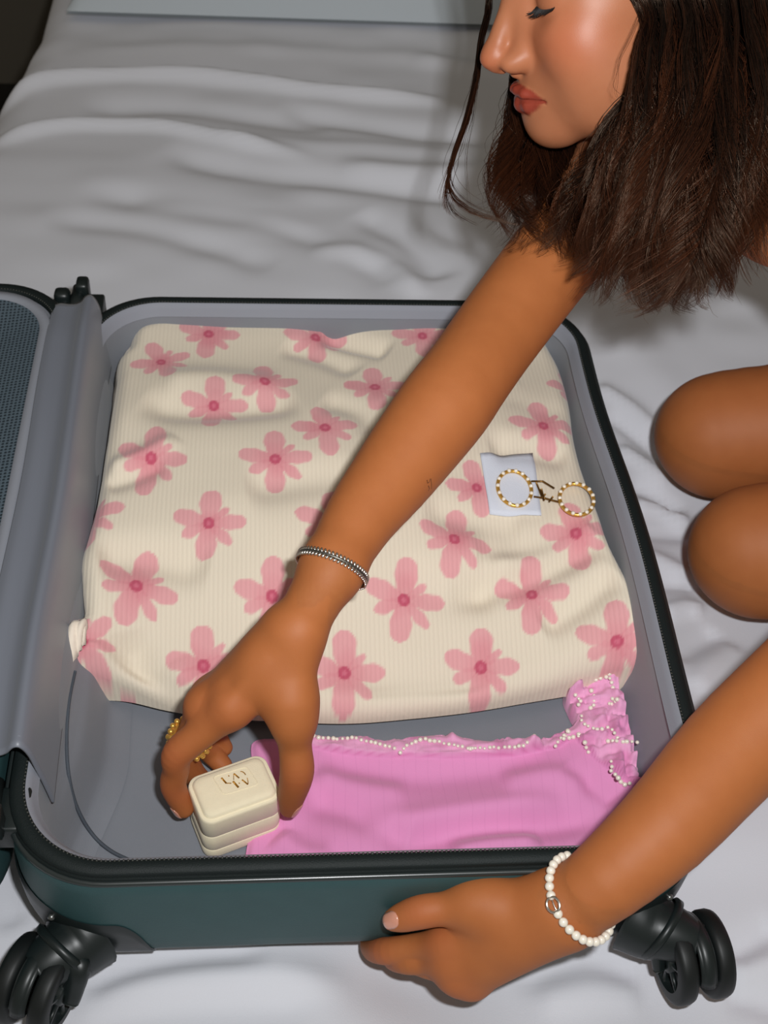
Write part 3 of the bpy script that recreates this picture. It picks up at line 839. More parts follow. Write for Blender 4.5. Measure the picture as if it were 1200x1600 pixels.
pk = np.array(lin(228, 148, 196)); pl = np.array(lin(234, 166, 204)); pd = np.array(lin(208, 116, 168))
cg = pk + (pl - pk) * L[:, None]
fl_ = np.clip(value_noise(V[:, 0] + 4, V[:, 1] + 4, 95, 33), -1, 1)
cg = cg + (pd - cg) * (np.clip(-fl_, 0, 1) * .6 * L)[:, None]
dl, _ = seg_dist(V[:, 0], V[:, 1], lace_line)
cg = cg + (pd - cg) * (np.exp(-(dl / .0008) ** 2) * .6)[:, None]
garment = empty('pink_camisole', (.05, -.18, .021))
tag(garment, 'folded pink garment with pearl-beaded lace trim lying in the suitcase', 'clothing')
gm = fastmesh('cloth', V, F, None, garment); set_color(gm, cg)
m_ = mat('pink_cloth', (1, 1, 1), .75, .2, sheen=.2, bump=.15, bscale=1200); a_ = attr_color(m_)
nt = m_.node_tree; b_ = nt.nodes['Principled BSDF']; tc = nt.nodes.new('ShaderNodeTexCoord')
wv = nt.nodes.new('ShaderNodeTexWave'); wv.bands_direction = 'X'; wv.inputs['Scale'].default_value = 36; wv.inputs['Distortion'].default_value = 1.5
wv.wave_profile = 'SAW'
nt.links.new(tc.outputs['Object'], wv.inputs['Vector'])
mx = nt.nodes.new('ShaderNodeMix'); mx.data_type = 'RGBA'; mx.blend_type = 'MULTIPLY'; mx.inputs[0].default_value = .12
rp = nt.nodes.new('ShaderNodeValToRGB'); rp.color_ramp.elements[0].color = (.5, .4, .5, 1); rp.color_ramp.elements[1].position = .12
nt.links.new(wv.outputs['Fac'], rp.inputs[0]); nt.links.new(a_.outputs['Color'], mx.inputs[6]); nt.links.new(rp.outputs[0], mx.inputs[7])
nt.links.new(mx.outputs[2], b_.inputs['Base Color'])
gm.data.materials.clear(); gm.data.materials.append(m_)
def on_g(px, py):
    z = .035
    for _ in range(5):
        p = Z(px, py, z); z = float(g_z(np.array([p[0]]), np.array([p[1]]), np.array([.02]))[0])
    return Z(px, py, z + .0012)
trim = [[(483, 1148), (500, 1152), (530, 1156), (552, 1152), (575, 1158), (600, 1163), (620, 1170)], [(625, 1175), (640, 1162), (662, 1154), (690, 1160), (720, 1166), (745, 1170)], [(735, 1170), (770, 1168), (800, 1168), (820, 1165), (840, 1146)], [(868, 1166), (880, 1150), (890, 1140), (880, 1155), (905, 1150)],
        [(897, 1079), (900, 1090), (908, 1092), (905, 1100), (898, 1106), (906, 1112), (908, 1120), (912, 1130), (920, 1134), (932, 1140), (945, 1138), (955, 1136)], [(905, 1148), (912, 1160), (918, 1172), (922, 1178)],
        [(950, 1158), (965, 1160), (980, 1158), (1000, 1160), (1022, 1158), (1028, 1152), (1030, 1148)], [(1010, 1092), (1016, 1102), (1014, 1110), (1008, 1122), (1004, 1130), (998, 1136)], [(986, 1048), (992, 1046), (1000, 1052), (1002, 1058), (990, 1068), (992, 1076)],
        [(955, 1190), (955, 1205), (966, 1215), (970, 1222), (978, 1226), (986, 1224)], [(924, 1080), (928, 1090), (930, 1100), (922, 1105)], [(952, 1098), (960, 1090), (966, 1094), (955, 1100)], [(982, 1100), (990, 1104), (998, 1108)], [(956, 1140), (962, 1150), (970, 1158)], [(1024, 1168), (1030, 1172)], [(932, 1062), (950, 1056)], [(958, 1074), (952, 1052)]]
ctr = []; rad = []
for line in trim:
    P = [np.array(p, float) for p in line]
    d = np.r_[0, np.cumsum([np.linalg.norm(P[i + 1] - P[i]) for i in range(len(P) - 1)])]
    for s in np.arange(0, d[-1] + 1, 7.6):
        x = np.interp(s, d, [p[0] for p in P]) + rng.normal(0, .7); y = np.interp(s, d, [p[1] for p in P]) + rng.normal(0, .7)
        q_ = on_g(x, y)
        if not inside_poly(np.array([q_[0]]), np.array([q_[1]]), go)[0]: continue
        ctr.append(q_); rad.append(.0017 * rng.uniform(.72, 1.12))
sp = spheres_mesh('pearl_beading', ctr, rad, 'pearl', garment, sub=2); sp['kind'] = 'stuff'; sp['label'] = 'tiny pearl beads sewn along the lace'

# ================================================================== ring box
BXE1 = np.array([.9325, .361, 0]); BXE2 = np.array([-.361, .9325, 0]); BXW, BXD, BXH = .0560, .0385, .0500
BXC = np.array([-.1040, -.2155, 0]) + BXE1 * BXW / 2 + BXE2 * BXD / 2
BXZ = .0215
rbox = empty('ring_box', (BXC[0], BXC[1], BXZ))
tag(rbox, 'small cream suede ring box with gold emblem held by thumb and fingers', 'box')
def rrect(w, d, r, z, n=8, c=BXC):
    pts = []
    for cx, cy, a0 in ((w / 2 - r, -d / 2 + r, -90), (w / 2 - r, d / 2 - r, 0), (-w / 2 + r, d / 2 - r, 90), (-w / 2 + r, -d / 2 + r, 180)):
        for t in np.linspace(0, 90, n):
            g = math.radians(a0 + t); q = np.array([cx + r * math.cos(g), cy + r * math.sin(g)])
            p = c + BXE1 * q[0] + BXE2 * q[1]; pts.append((p[0], p[1], z))
    return np.array(pts)
z0 = BXZ
loft([rrect(BXW - .004, BXD - .004, .006, z0), rrect(BXW - .0012, BXD - .0012, .008, z0 + .0004), rrect(BXW, BXD, .0085, z0 + .002), rrect(BXW, BXD, .0085, z0 + .0095), rrect(BXW - .0008, BXD - .0008, .0085, z0 + .0101)],
     'plinth', 'box_suede', rbox, cap0=True, cap1=True, flip=True)
loft([rrect(BXW - .001, BXD - .001, .008, z0 + .0103), rrect(BXW - .0002, BXD - .0002, .0085, z0 + .0109), rrect(BXW, BXD, .0085, z0 + .0265), rrect(BXW - .001, BXD - .001, .0085, z0 + .0272)],
     'body', 'box_suede', rbox, cap0=True, cap1=True, flip=True)
lid = loft([rrect(BXW - .001, BXD - .001, .008, z0 + .0275), rrect(BXW, BXD, .0085, z0 + .0283), rrect(BXW, BXD, .0085, z0 + .0445), rrect(BXW - .0008, BXD - .0008, .0083, z0 + .0462), rrect(BXW - .0022, BXD - .0022, .0075, z0 + .0468),
            rrect(BXW - .0048, BXD - .0048, .0065, z0 + .0462), rrect(BXW - .0058, BXD - .0058, .006, z0 + .0470), rrect(BXW - .0066, BXD - .0066, .006, z0 + .0484), rrect(BXW - .0095, BXD - .0095, .0055, z0 + .0496), rrect(BXW - .015, BXD - .015, .004, z0 + .0500)],
           'lid', 'box_suede', rbox, cap0=True, cap1=True, flip=True)
zt = z0 + .0500
def top_at(px, py): return Z(px, py, zt)
pl = [top_at(332, 1214), top_at(385, 1197.5), top_at(404.5, 1225), top_at(349.5, 1242)]
c_ = sum(pl) / 4
ringp = []
for i in range(4):
    a, b, c2 = pl[i - 1], pl[i], pl[(i + 1) % 4]
    u = (a - b); v = (c2 - b)
    for t in np.linspace(0, 1, 6): 
        q = b + u * .16 * (1 - t) ** 2 + v * .16 * t ** 2; ringp.append(q + [0, 0, .0001])
tube(ringp, .00038, 'emblem_border', 'box_suede', lid, seg=8, closed=True)
# emblem: the gold strokes, laid flat on the lid (pixel positions measured in the enlarged photograph, 12 px per pixel)
def ez(x, y): return top_at(320 + x / 12, 1180 + y / 12) + np.array([0, 0, .00005])
strokes = [([(312, 425), (405, 530)], .0007), ([(405, 527), (498, 527)], .0004), ([(440, 378), (458, 398)], .0004), ([(545, 345), (645, 430)], .0006), ([(540, 345), (541, 465)], .00028),
           ([(668, 305), (705, 310), (745, 338), (765, 370)], .0004), ([(528, 490), (632, 607)], .0008), ([(636, 520), (655, 532)], .0004), ([(697, 460), (810, 550)], .0006), ([(795, 425), (812, 500), (812, 545)], .0003)]
for pts, w in strokes:
    tube([ez(*p) for p in pts], w, 'emblem_stroke', 'box_foil', lid, seg=6, flat=.25)

# ================================================================== earrings on the pouch
def hoop(px, py, rpx, label, posts):
    c = on_pouch(px, py, .004)
    root = empty('hoop_earring', c); tag(root, label, 'earring', 'pearl hoop earrings')
    R = rpx * depth(c) / FPX
    zc = c[2]
    # lie along the cloth
    e = .004
    zx = (on_pouch(px + 25, py)[2] - on_pouch(px - 25, py)[2]) / (on_pouch(px + 25, py)[0] - on_pouch(px - 25, py)[0])
    a_ = on_pouch(px, py - 25); b_ = on_pouch(px, py + 25); zy = (a_[2] - b_[2]) / (a_[1] - b_[1])
    zx = np.clip(zx, -.12, .12); zy = np.clip(zy, -.25, .25)
    X = np.array([1, 0, zx]); X /= np.linalg.norm(X); Y = np.array([0, 1, zy]); Y -= X * (X @ Y); Y /= np.linalg.norm(Y)
    Y = Y * 1.32 * .97
    ring = [c + R * (math.cos(t) * X + math.sin(t) * Y) for t in np.linspace(0, 2 * math.pi, 48, endpoint=False)]
    tube(ring, .0016, 'hoop', 'gold', root, seg=10, closed=True)
    for k in range(15):
        t = k * 2 * math.pi / 15 + .1
        nrm = np.cross(X, Y); nrm /= np.linalg.norm(nrm)
        ball('pearl', c + R * (math.cos(t) * X + math.sin(t) * Y) + nrm * .0012, .0017, 'pearl', root)
    for pts in posts:
        tube([on_pouch(x, y, .0035) for x, y in pts], .0008, 'post', 'brown_gold', root, seg=8)
hoop(804, 763, 26.5, 'pearl-studded gold hoop earring lying on the pale blue label', [[(830, 752), (848, 752), (866, 763)], [(838, 754), (842, 764), (847, 776)], [(834, 776), (848, 778), (852, 772)]])
hoop(901, 780, 26, 'pearl-studded gold hoop earring lying right of the label by the suitcase wall', [[(876, 785), (864, 782), (853, 779), (846, 776)], [(864, 776), (858, 784)], [(846, 764), (848, 772), (850, 782)]])

# ================================================================== the person: one skin, grown from blended volumes
def v3(*a): return np.array(a, float)
class Cone:                                    # tapered capsule, optionally flattened along an axis
    def __init__(s, a, b, ra, rb=None, flat=None, fs=1.0):
        s.a = np.asarray(a, float); s.b = np.asarray(b, float); s.ra = ra; s.rb = ra if rb is None else rb
        s.flat = None if flat is None else np.asarray(flat, float) / np.linalg.norm(flat); s.fs = fs
        s.c = (s.a + s.b) / 2; s.r = np.linalg.norm(s.b - s.a) / 2 + max(s.ra, s.rb) * max(1, fs)
    def f(s, P):
        d = s.b - s.a; Q = P - s.a
        L2 = d @ d
        if s.flat is not None:
            n = s.flat - d * (s.flat @ d) / L2; n /= np.linalg.norm(n)
            h = Q @ n; hd = 0.0
            Q = Q + n * (h * (1 / s.fs - 1))[:, None]
        t = np.clip(Q @ d / L2, 0, 1)
        R = np.linalg.norm(Q - t[:, None] * d, axis=1)
        k = 1.0 if s.flat is None else (s.fs + 1) / 2 if s.fs < 1 else 1.0
        return (R - (s.ra + (s.rb - s.ra) * t)) * k
class Ell:
    def __init__(s, c, r, R=None):
        s.c = np.asarray(c, float); s.rad = np.asarray(r, float); s.R = np.eye(3) if R is None else np.asarray(R, float); s.r = max(r)
    def f(s, P):
        q = (P - s.c) @ s.R                     # columns of R are the axes
        k0 = np.linalg.norm(q / s.rad, axis=1); k1 = np.linalg.norm(q / s.rad ** 2, axis=1)
        return np.where(k1 > 1e-9, k0 * (k0 - 1) / np.maximum(k1, 1e-9), -s.rad.min())
class Chain:                                   # smooth tapered tube along a curved path (hard union of short cones)
    def __init__(s, pts, rad, sub=5):
        A = np.c_[np.array(pts, float), np.array(rad, float)]
        # centripetal-ish resample, radii included
        if len(A) > 7: sub = 3
        n = (len(A) - 1) * sub + 1
        Q = catmull(A, n); s.p = Q[:, :3]; s.rr = Q[:, 3]
        s.c = (s.p.min(0) + s.p.max(0)) / 2; s.r = float((np.linalg.norm(s.p - s.c, axis=1) + s.rr).max())
    def cullseg(s, c, r):
        m = (s.p[1:] + s.p[:-1]) / 2; L = np.linalg.norm(s.p[1:] - s.p[:-1], axis=1) / 2 + np.maximum(s.rr[1:], s.rr[:-1])
        k = np.linalg.norm(m - c, axis=1) - L < r
        if k.all() or not k.any(): return s
        q = Chain.__new__(Chain); i = np.where(k)[0]
        q.p = s.p[i.min():i.max() + 2]; q.rr = s.rr[i.min():i.max() + 2]; q.c = s.c; q.r = s.r
        return q
    def f(s, P):
        out = np.full(len(P), 10.0)
        for i in range(len(s.p) - 1):
            a = s.p[i]; d = s.p[i + 1] - a; Q = P - a
            t = np.clip(Q @ d / (d @ d + 1e-15), 0, 1)
            Q = Q - t[:, None] * d
            out = np.minimum(out, np.sqrt(np.einsum('ij,ij->i', Q, Q)) - (s.rr[i] + (s.rr[i + 1] - s.rr[i]) * t))
        return out
def smin(a, b, k):
    h = np.clip(.5 + .5 * (b - a) / k, 0, 1); return b * (1 - h) + a * h - k * h * (1 - h)
def smax(a, b, k): return -smin(-a, -b, k)
class Blend:
    def __init__(s): s.items = []               # (prim, k, op)
    def add(s, p, k=.01): s.items.append((p, k, 1)); return s
    def sub(s, p, k=.004): s.items.append((p, k, -1)); return s
    def chain(s, pts, rad, k=.008): return s.add(Chain(pts, rad), k)
    def cull(s, c, r, m=.014):
        b = Blend()
        for p, k, o in s.items:
            if np.linalg.norm(p.c - c) - p.r < r + m + k:
                b.items.append((p.cullseg(c, r + m + k) if isinstance(p, Chain) else p, k, o))
        return b
    def f(s, P):
        d = np.full(len(P), 10.0)
        for p, k, o in s.items:
            q = p.f(P); d = smin(d, q, k) if o == 1 else smax(d, -q, k)
        return d
class Body:
    def __init__(s): s.base = Blend(); s.limbs = []
    def cull(s, c, r):
        b = Body(); b.base = s.base.cull(c, r)
        for l, k in s.limbs:
            q = l.cull(c, r)
            if q.items: b.limbs.append((q, k))
        return b
    def f(s, P):
        d0 = s.base.f(P); d = d0
        for l, k in s.limbs: d = np.minimum(d, smin(d0, l.f(P), k))
        return d
def clustered(bd, P, size=.03):
    """evaluate with only the volumes near each cluster of points"""
    out = np.empty(len(P)); key = np.floor(P / size).astype(np.int64)
    hsh = (key[:, 0] * 73856093) ^ (key[:, 1] * 19349663) ^ (key[:, 2] * 83492791)
    o = np.argsort(hsh, kind='stable'); hs = hsh[o]
    cut = np.r_[0, np.where(np.diff(hs))[0] + 1, len(o)]
    for a, b in zip(cut[:-1], cut[1:]):
        i = o[a:b]; q = P[i]; lo_, hi_ = q.min(0), q.max(0)
        out[i] = bd.cull((lo_ + hi_) / 2, np.linalg.norm(hi_ - lo_) / 2).f(q)
    return out
def grow(bd, lo, hi, h):
    """surface nets over a box, evaluated only near the surface, then settled exactly on it"""
    lo = np.asarray(lo, float); hi = np.asarray(hi, float)
    fun = lambda q: clustered(bd, q, max(.024, h * 12))
    B = 6
    nb = np.ceil((hi - lo) / (h * B)).astype(int); n = nb * B + 1
    V = np.full(n, 1.0, np.float64)
    cc = np.stack(np.meshgrid(*[np.arange(k) for k in nb], indexing='ij'), -1).reshape(-1, 3)
    ctr = lo + (cc + .5) * h * B
    dc = bd.f(ctr)
    near = np.abs(dc) < h * B * 1.35
    # far blocks: only their sign matters
    for (i, j, k), dv in zip(cc[~near & (dc < 0)], dc[~near & (dc < 0)]): V[i * B:i * B + B + 1, j * B:j * B + B + 1, k * B:k * B + B + 1] = -1
    off = np.stack(np.meshgrid(*[np.arange(B + 1)] * 3, indexing='ij'), -1).reshape(-1, 3)
    nc = cc[near]
    for s in range(0, len(nc), 4000):
        idx = (nc[s:s + 4000, None] * B + off[None]).reshape(-1, 3)
        V[idx[:, 0], idx[:, 1], idx[:, 2]] = fun(lo + idx * h)
    S = V < 0
    m = np.array(V.shape) - 1
    cnt = np.zeros(m, np.int8)
    for a in (0, 1):
        for b in (0, 1):
            for c in (0, 1): cnt += S[a:a + m[0], b:b + m[1], c:c + m[2]]
    act = (cnt > 0) & (cnt < 8)
    ci = np.argwhere(act); idm = -np.ones(m, np.int64); idm[act] = np.arange(len(ci))
    acc = np.zeros((len(ci), 3)); w = np.zeros(len(ci))
    for ax in range(3):
        o1, o2 = [x for x in range(3) if x != ax]
        for a in (0, 1):
            for b in (0, 1):
                p = ci.copy(); p[:, o1] += a; p[:, o2] += b; q = p.copy(); q[:, ax] += 1
                va = V[p[:, 0], p[:, 1], p[:, 2]]; vb = V[q[:, 0], q[:, 1], q[:, 2]]
                x = (va < 0) != (vb < 0); t = np.where(x, va / np.where(x, va - vb, 1), 0)
                pt = p.astype(float); pt[:, ax] += t
                acc += np.where(x[:, None], pt, 0); w += x
    P = lo + (acc / w[:, None]) * h
    Fs = []
    for ax in range(3):
        o1, o2 = (ax + 1) % 3, (ax + 2) % 3
        sl = [slice(None)] * 3; sh = [slice(None)] * 3
        sl[ax] = slice(0, -1); sh[ax] = slice(1, None)
        ch = S[tuple(sl)] != S[tuple(sh)]
        e = np.argwhere(ch)
        e = e[(e[:, o1] > 0) & (e[:, o2] > 0) & (e[:, o1] < m[o1]) & (e[:, o2] < m[o2])]
        if not len(e): continue
        q = []
        for a, b in ((1, 1), (0, 1), (0, 0), (1, 0)):
            c = e.copy(); c[:, o1] -= a; c[:, o2] -= b; q.append(idm[c[:, 0], c[:, 1], c[:, 2]])
        q = np.stack(q, 1)
        inn = S[e[:, 0], e[:, 1], e[:, 2]]
        q[~inn] = q[~inn][:, ::-1]
        Fs.append(q)
    F = np.concatenate(Fs); F = F[(F >= 0).all(1)]
    e = h * .25
    for _ in range(2):
        d = fun(P); g = np.stack([(fun(P + np.eye(3)[k] * e) - d) / e for k in range(3)], -1)
        g2 = np.maximum((g * g).sum(1), .2)
        stp = -(d / g2)[:, None] * g; ln = np.linalg.norm(stp, axis=1); stp *= np.minimum(1, h / np.maximum(ln, 1e-9))[:, None]
        P = P + stp
    return P, F

# ---- head frame
RH = np.array([[-0.9646, -0.1483, -0.2181], [0.0872, -0.9597, 0.2670], [-0.2489, 0.2385, 0.9387]])   # forward, left, up
OH = v3(0.1968, 0.2179, 0.4498); SH = .945
_yaw = math.radians(13); _c = np.array([.092, .008, -.068]) * SH      # turn the face a little further to the camera
_piv = OH + RH @ _c
RH = RH @ np.array([[math.cos(_yaw), -math.sin(_yaw), 0], [math.sin(_yaw), math.cos(_yaw), 0], [0, 0, 1]])
OH = _piv - RH @ _c
def hd(x, y, z): return OH + RH @ (np.array([x, y, z]) * SH)
body = Body(); Bs = body.base
def hell(c, r, k, sub=False):
    e = Ell(hd(*c), np.array(r) * SH, RH); (Bs.sub if sub else Bs.add)(e, k)
def hcone(a, b, ra, rb, k, sub=False):
    e = Cone(hd(*a), hd(*b), ra * SH, rb * SH); (Bs.sub if sub else Bs.add)(e, k); return e
hell((-.014, 0, .034), (.096, .073, .084), .02)
hell((.030, 0, -.028), (.060, .059, .078), .03)
hell((.045, 0, .040), (.048, .060, .050), .02)
for s in (1, -1):
    hcone((.012, .050 * s, -.066), (.067, .016 * s, -.097), .014, .012, .03)
    hell((.052, .040 * s, -.034), (.030, .024, .028), .02)
    hell((.040, .040 * s, -.066), (.028, .021, .030), .025)
hell((.0745, 0, -.0985), (.0165, .019, .0150), .018)
hcone((.074, -.030, .020), (.074, .030, .020), .014, .014, .02)
for s in (1, -1):
    hell((.094, .033 * s, -.002), (.016, .017, .012), .014, True)
    hell((.0665, .0315 * s, -.003), (.0150, .0155, .0125), .006)
hell((.062, 0, -.070), (.032, .030, .028), .02)
hcone((.084, 0, .010), (.109, 0, -.033), .0085, .0085, .014)
hell((.1115, 0, -.0405), (.0115, .0105, .0095), .007)
for s in (1, -1):
    hell((.0985, .0125 * s, -.0450), (.0115, .0075, .0080), .006)
hcone((.111, 0, -.0475), (.097, 0, -.0545), .0042, .0045, .005)
for s in (1, -1):
    hell((.1045, .0070 * s, -.0530), (.0058, .0030, .0035), .003, True)
hcone((.1035, 0, -.0545), (.1060, 0, -.0630), .0016, .0020, .004, True)
for s in (1, -1):
    hcone((.080, .007 * s, .000), (.090, .0105 * s, -.040), .0085, .0095, .008)
ULIP, LLIP = [], []
for s in (1, -1):
    for a, b, ra, rb in (((.0985, .0035 * s, -.0674), (.0948, .0135 * s, -.0692), .0039, .0038), ((.0948, .0135 * s, -.0692), (.0795, .0285 * s, -.0738), .0038, .0020)):
        ULIP.append(hcone(a, b, ra, rb, .003))
    for a, b, ra, rb in (((.0945, 0, -.0788), (.0915, .0120 * s, -.0784), .0061, .0058), ((.0915, .0120 * s, -.0784), (.0795, .0275 * s, -.0750), .0058, .0020)):
        LLIP.append(hcone(a, b, ra, rb, .003))
for s in (1, -1):
    hcone((.1060, 0, -.0728), (.0980, .0130 * s, -.0733), .0010, .0010, .0022, True)
    hcone((.0980, .0130 * s, -.0733), (.0828, .0285 * s, -.0743), .0010, .0008, .0022, True)
hell((-.012, .072, -.012), (.020, .007, .030), .006)
hell((-.012, -.072, -.012), (.020, .007, .030), .006)

# ---- torso, neck
SR = D(1000, 235, .985); SL = D(1440, 440, .80)
SC = (SR + SL) / 2 + v3(.015, 0, .012)
NB = SC + v3(-.005, .012, .01)
PEL = v3(.665, .03, .185)
Bs.chain([hd(-.030, 0, -.045), hd(-.028, 0, -.095), NB], [.050, .046, .054], .02)
ax = PEL - SC; ax /= np.linalg.norm(ax)
lat = SL - SR; lat -= ax * (lat @ ax); lat /= np.linalg.norm(lat); dor = np.cross(ax, lat); dor = dor if dor[2] > 0 else -dor
Rt = np.stack([ax, lat, dor], 1)
TORSO = [Ell(SC + ax * .095 + dor * .016, (.125, .128, .062), Rt), Ell(SC + ax * .21 + dor * .010, (.14, .105, .066), Rt), Ell(PEL - ax * .02, (.12, .145, .095), Rt)]
for e, k in zip(TORSO, (.03, .05, .05)): Bs.add(e, k)
for s in (-1, 1): Bs.add(Ell(SC + ax * .135 + lat * .055 * s - dor * .030, (.050, .048, .042), Rt), .03)
Bs.add(Cone(SC + lat * -.02, SR, .040, .040), .03); Bs.add(Cone(SC + lat * .02, SL, .042, .042), .03)
# ---- right arm
ra_pts = [SR, D(905, 352, .965), D(790, 503, .925), D(735, 580, .895), D(698, 631, .878), D(655, 688, .865), D(610, 748, .850), D(563, 810, .83), D(519, 888, .805), D(470, 975, .783)]
ra_r = [.041, .0365, .0335, .0322, .0330, .0312, .0282, .0240, .0192, .0188]
Bs.chain(ra_pts[:-1], ra_r[:-1], .02)
WR = ra_pts[-1]
Bs.add(Cone(ra_pts[-2], WR, .0192, .0168), .012)
# ---- left arm
la_pts = [SL, SL + v3(.028, -.055, -.055), D(1400, 900, .81), D(1330, 990, .785), D(1240, 1085, .772), D(1142, 1178, .760), D(1040, 1291, .738), D(950, 1372, .732), D(893, 1414, .740)]
la_r = [.041, .038, .034, .0335, .0345, .0325, .0282, .0240, .0215]
Bs.chain(la_pts, la_r, .02)
WL = la_pts[-1]
# ---- legs
for knee, hip, ank, toe, rk in ((Z(1035, 690, .055) + v3(.052, .004, 0), v3(.665, .115, .135), v3(.70, .17, .035), v3(.82, .17, .025), .049),
                                (Z(1090, 872, .055) + v3(.050, .004, 0), v3(.665, -.05, .135), v3(.70, .0, .035), v3(.82, .0, .025), .046)):
    lg = Blend(); kn = knee + v3(0, 0, .004)
    lg.chain([kn, kn * .62 + hip * .38 + v3(0, 0, .012), hip], [rk, .066, .084], .03)
    lg.add(Ell(kn + v3(.002, 0, .002), (.053, .045, .050)), .03)
    lg.chain([kn + v3(.01, 0, -.012), kn * .55 + ank * .45, ank, toe], [.042, .043, .029, .022], .02)
    body.limbs.append((lg, .03))

# ---- right hand (holds the ring box)
def hand_chain(pts, rad, k=.006):
    b = Blend(); b.chain(pts, rad, k); return b
iM, iP, iD, iT = D(362, 1106, .792), D(279, 1176, .806), D(271, 1229, .826), D(287, 1262, .838)
mM, mP, mD, mT = D(322, 1104, .806), D(286, 1178, .842), D(300, 1206, .862), D(318, 1222, .876)
rM, rP, rD, rT = D(330, 1088, .824), D(304, 1150, .862), D(326, 1172, .882), D(348, 1196, .885)
pM, pP, pD, pT = D(352, 1078, .838), D(330, 1130, .868), D(338, 1150, .885), D(350, 1168, .892)
tC, tM, tI, tT = D(452, 1045, .782), D(458, 1125, .790), D(464, 1205, .806), D(452, 1262, .830)
kp = .011
for m_ in (iM, mM, rM, pM):
    w0 = WR * .86 + m_ * .14
    Bs.add(Cone(w0, m_, .0148, .0118), kp)
Bs.add(Cone(WR * .75 + tC * .25, (tC + tM) / 2, .0150, .0145), kp)
Bs.add(Cone((WR + iM) / 2, tM, .013, .0128), .016)
for m_ in (iM, mM): Bs.add(Ell(m_ + CR[1] * -.003 - CR[2] * .004, (.0078, .0078, .0078)), .008)
for m_, o_ in ((iM, .0125), (mM, .0120)):       # tendons under the skin
    a_, b_ = WR * .55 + m_ * .45, m_
    Bs.add(Cone(a_ - CR[2] * (o_ * .92) - CR[1] * .003, b_ - CR[2] * (o_ * .78) - CR[1] * .004, .0026, .0030), .006)
FING = [hand_chain([iM, iM * .5 + iP * .5, iP, iP * .5 + iD * .5, iD, iT], [.0120, .0103, .0102, .0088, .0086, .0070]),
        hand_chain([mM, mM * .5 + mP * .5, mP, mD, mT], [.0122, .0105, .0100, .0086, .0070]),
        hand_chain([rM, rM * .5 + rP * .5, rP, rD, rT], [.0115, .0098, .0092, .0082, .0068]),
        hand_chain([pM, pP, pD, pT], [.0105, .0085, .0075, .0062]),
        hand_chain([tC * .4 + tM * .6, tM, tM * .5 + tI * .5, tI, tI * .4 + tT * .6, tT], [.0150, .0130, .0108, .0112, .0094, .0066])]
for f_ in FING: body.limbs.append((f_, .010))
# ---- left hand (grips the near wall of the suitcase)
LiM, LiP = D(704, 1474, .770), D(602, 1486, .797)
LmM, LmP = D(708, 1500, .770), D(632, 1499, .793)
LrM, LrP = D(716, 1518, .772), D(664, 1506, .792)
LpM, LpP = D(738, 1526, .774), D(700, 1520, .788)
LtC, LtM, LtI, LtT = D(812, 1414, .752), D(738, 1413, .754), D(660, 1424, .758), D(616, 1437, .764)
for m_ in (LiM, LmM, LrM, LpM):
    Bs.add(Cone(WL * .9 + m_ * .1, m_, .0185, .0120), kp)
Bs.add(Cone(WL * .85 + LtC * .15, (LtC + LtM) / 2, .0175, .0140), kp)
Bs.add(Cone((WL + LiM) / 2, LtM, .0135, .0125), .016)
for m_ in (LpM, LrM): Bs.add(Ell(m_ + CR[1] * .003, (.008, .008, .008)), .008)
def under(p, dx, dy, z): return v3(p[0] + dx, p[1] + dy, z)
LF = []
for (m_, p_, r_, dx) in ((LiM, LiP, .0086, -.006), (LmM, LmP, .0090, -.004), (LrM, LrP, .0086, -.003), (LpM, LpP, .0078, -.001)):
    p1 = under(p_, dx, .020, .000); p2 = under(p_, dx + .006, .040, -.002)
    fb = hand_chain([m_, m_ * .5 + p_ * .5, p_, p1, p2], [r_ + .0018, r_ * 1.02, r_, r_ * .86, r_ * .70]); LF.append(fb)
    body.limbs.append((fb, .010))
tb = hand_chain([LtC * .4 + LtM * .6, LtM, LtM * .5 + LtI * .5, LtI, LtI * .35 + LtT * .65, LtT], [.0140, .0120, .0100, .0104, .0090, .0070]); body.limbs.append((tb, .010))

# ---- polygonise region by region, one mesh
ORDER = []      # (lo, hi, h): finer regions first; a coarser one keeps only what the finer ones left
def bbox(pts, m): A = np.array(pts); return A.min(0) - m, A.max(0) + m
ORDER.append((*bbox([iM, iP, iT, mP, mT, rT, pT, tT, tM, WR], .024), .0014))
ORDER.append((*bbox([LiM, LiP + v3(0, .04, -.03), LmP, LpM, LtT, LtM, WL], .022), .0014))
fl_, fh_ = bbox([hd(.12, 0, 0), hd(.04, .06, -.12), hd(.03, -.06, -.12), hd(.02, .06, .05), hd(.02, -.06, .05)], .008)
ORDER.append((fl_, fh_, .0016))
ORDER.append((*bbox(ra_pts + [SL, NB, hd(-.1, 0, 0), hd(0, 0, .11)] + la_pts, .055), .0042))
ORDER.append((v3(.2, -.2, -.05), v3(.95, .35, .5), .0055))
def in_box(P, lo, hi): return ((P > lo) & (P < hi)).all(1)
allV, allF, nv_ = [], [], 0
for i, (lo, hi, h) in enumerate(ORDER):
    bd = body.cull((lo + hi) / 2, np.linalg.norm(hi - lo) / 2)
    P, Fq = grow(bd, lo, hi, h)
    cen = P[Fq].mean(1)
    keep = np.ones(len(Fq), bool)
    for lo2, hi2, h2 in ORDER[:i]:
        keep &= ~in_box(cen, lo2 + h * 1.6, hi2 - h * 1.6)
    Fq = Fq[keep]
    used = np.unique(Fq); mp = -np.ones(len(P), int); mp[used] = np.arange(len(used)); P = P[used]; Fq = mp[Fq]
    allV.append(P); allF.append(Fq + nv_); nv_ += len(P)
V = np.concatenate(allV); F = np.concatenate(allF)
person = empty('person', (.62, .05, 0))
tag(person, 'person with long dark brown hair kneeling and bending over the open suitcase', 'person')
skin = fastmesh('body', V, F, None, person)
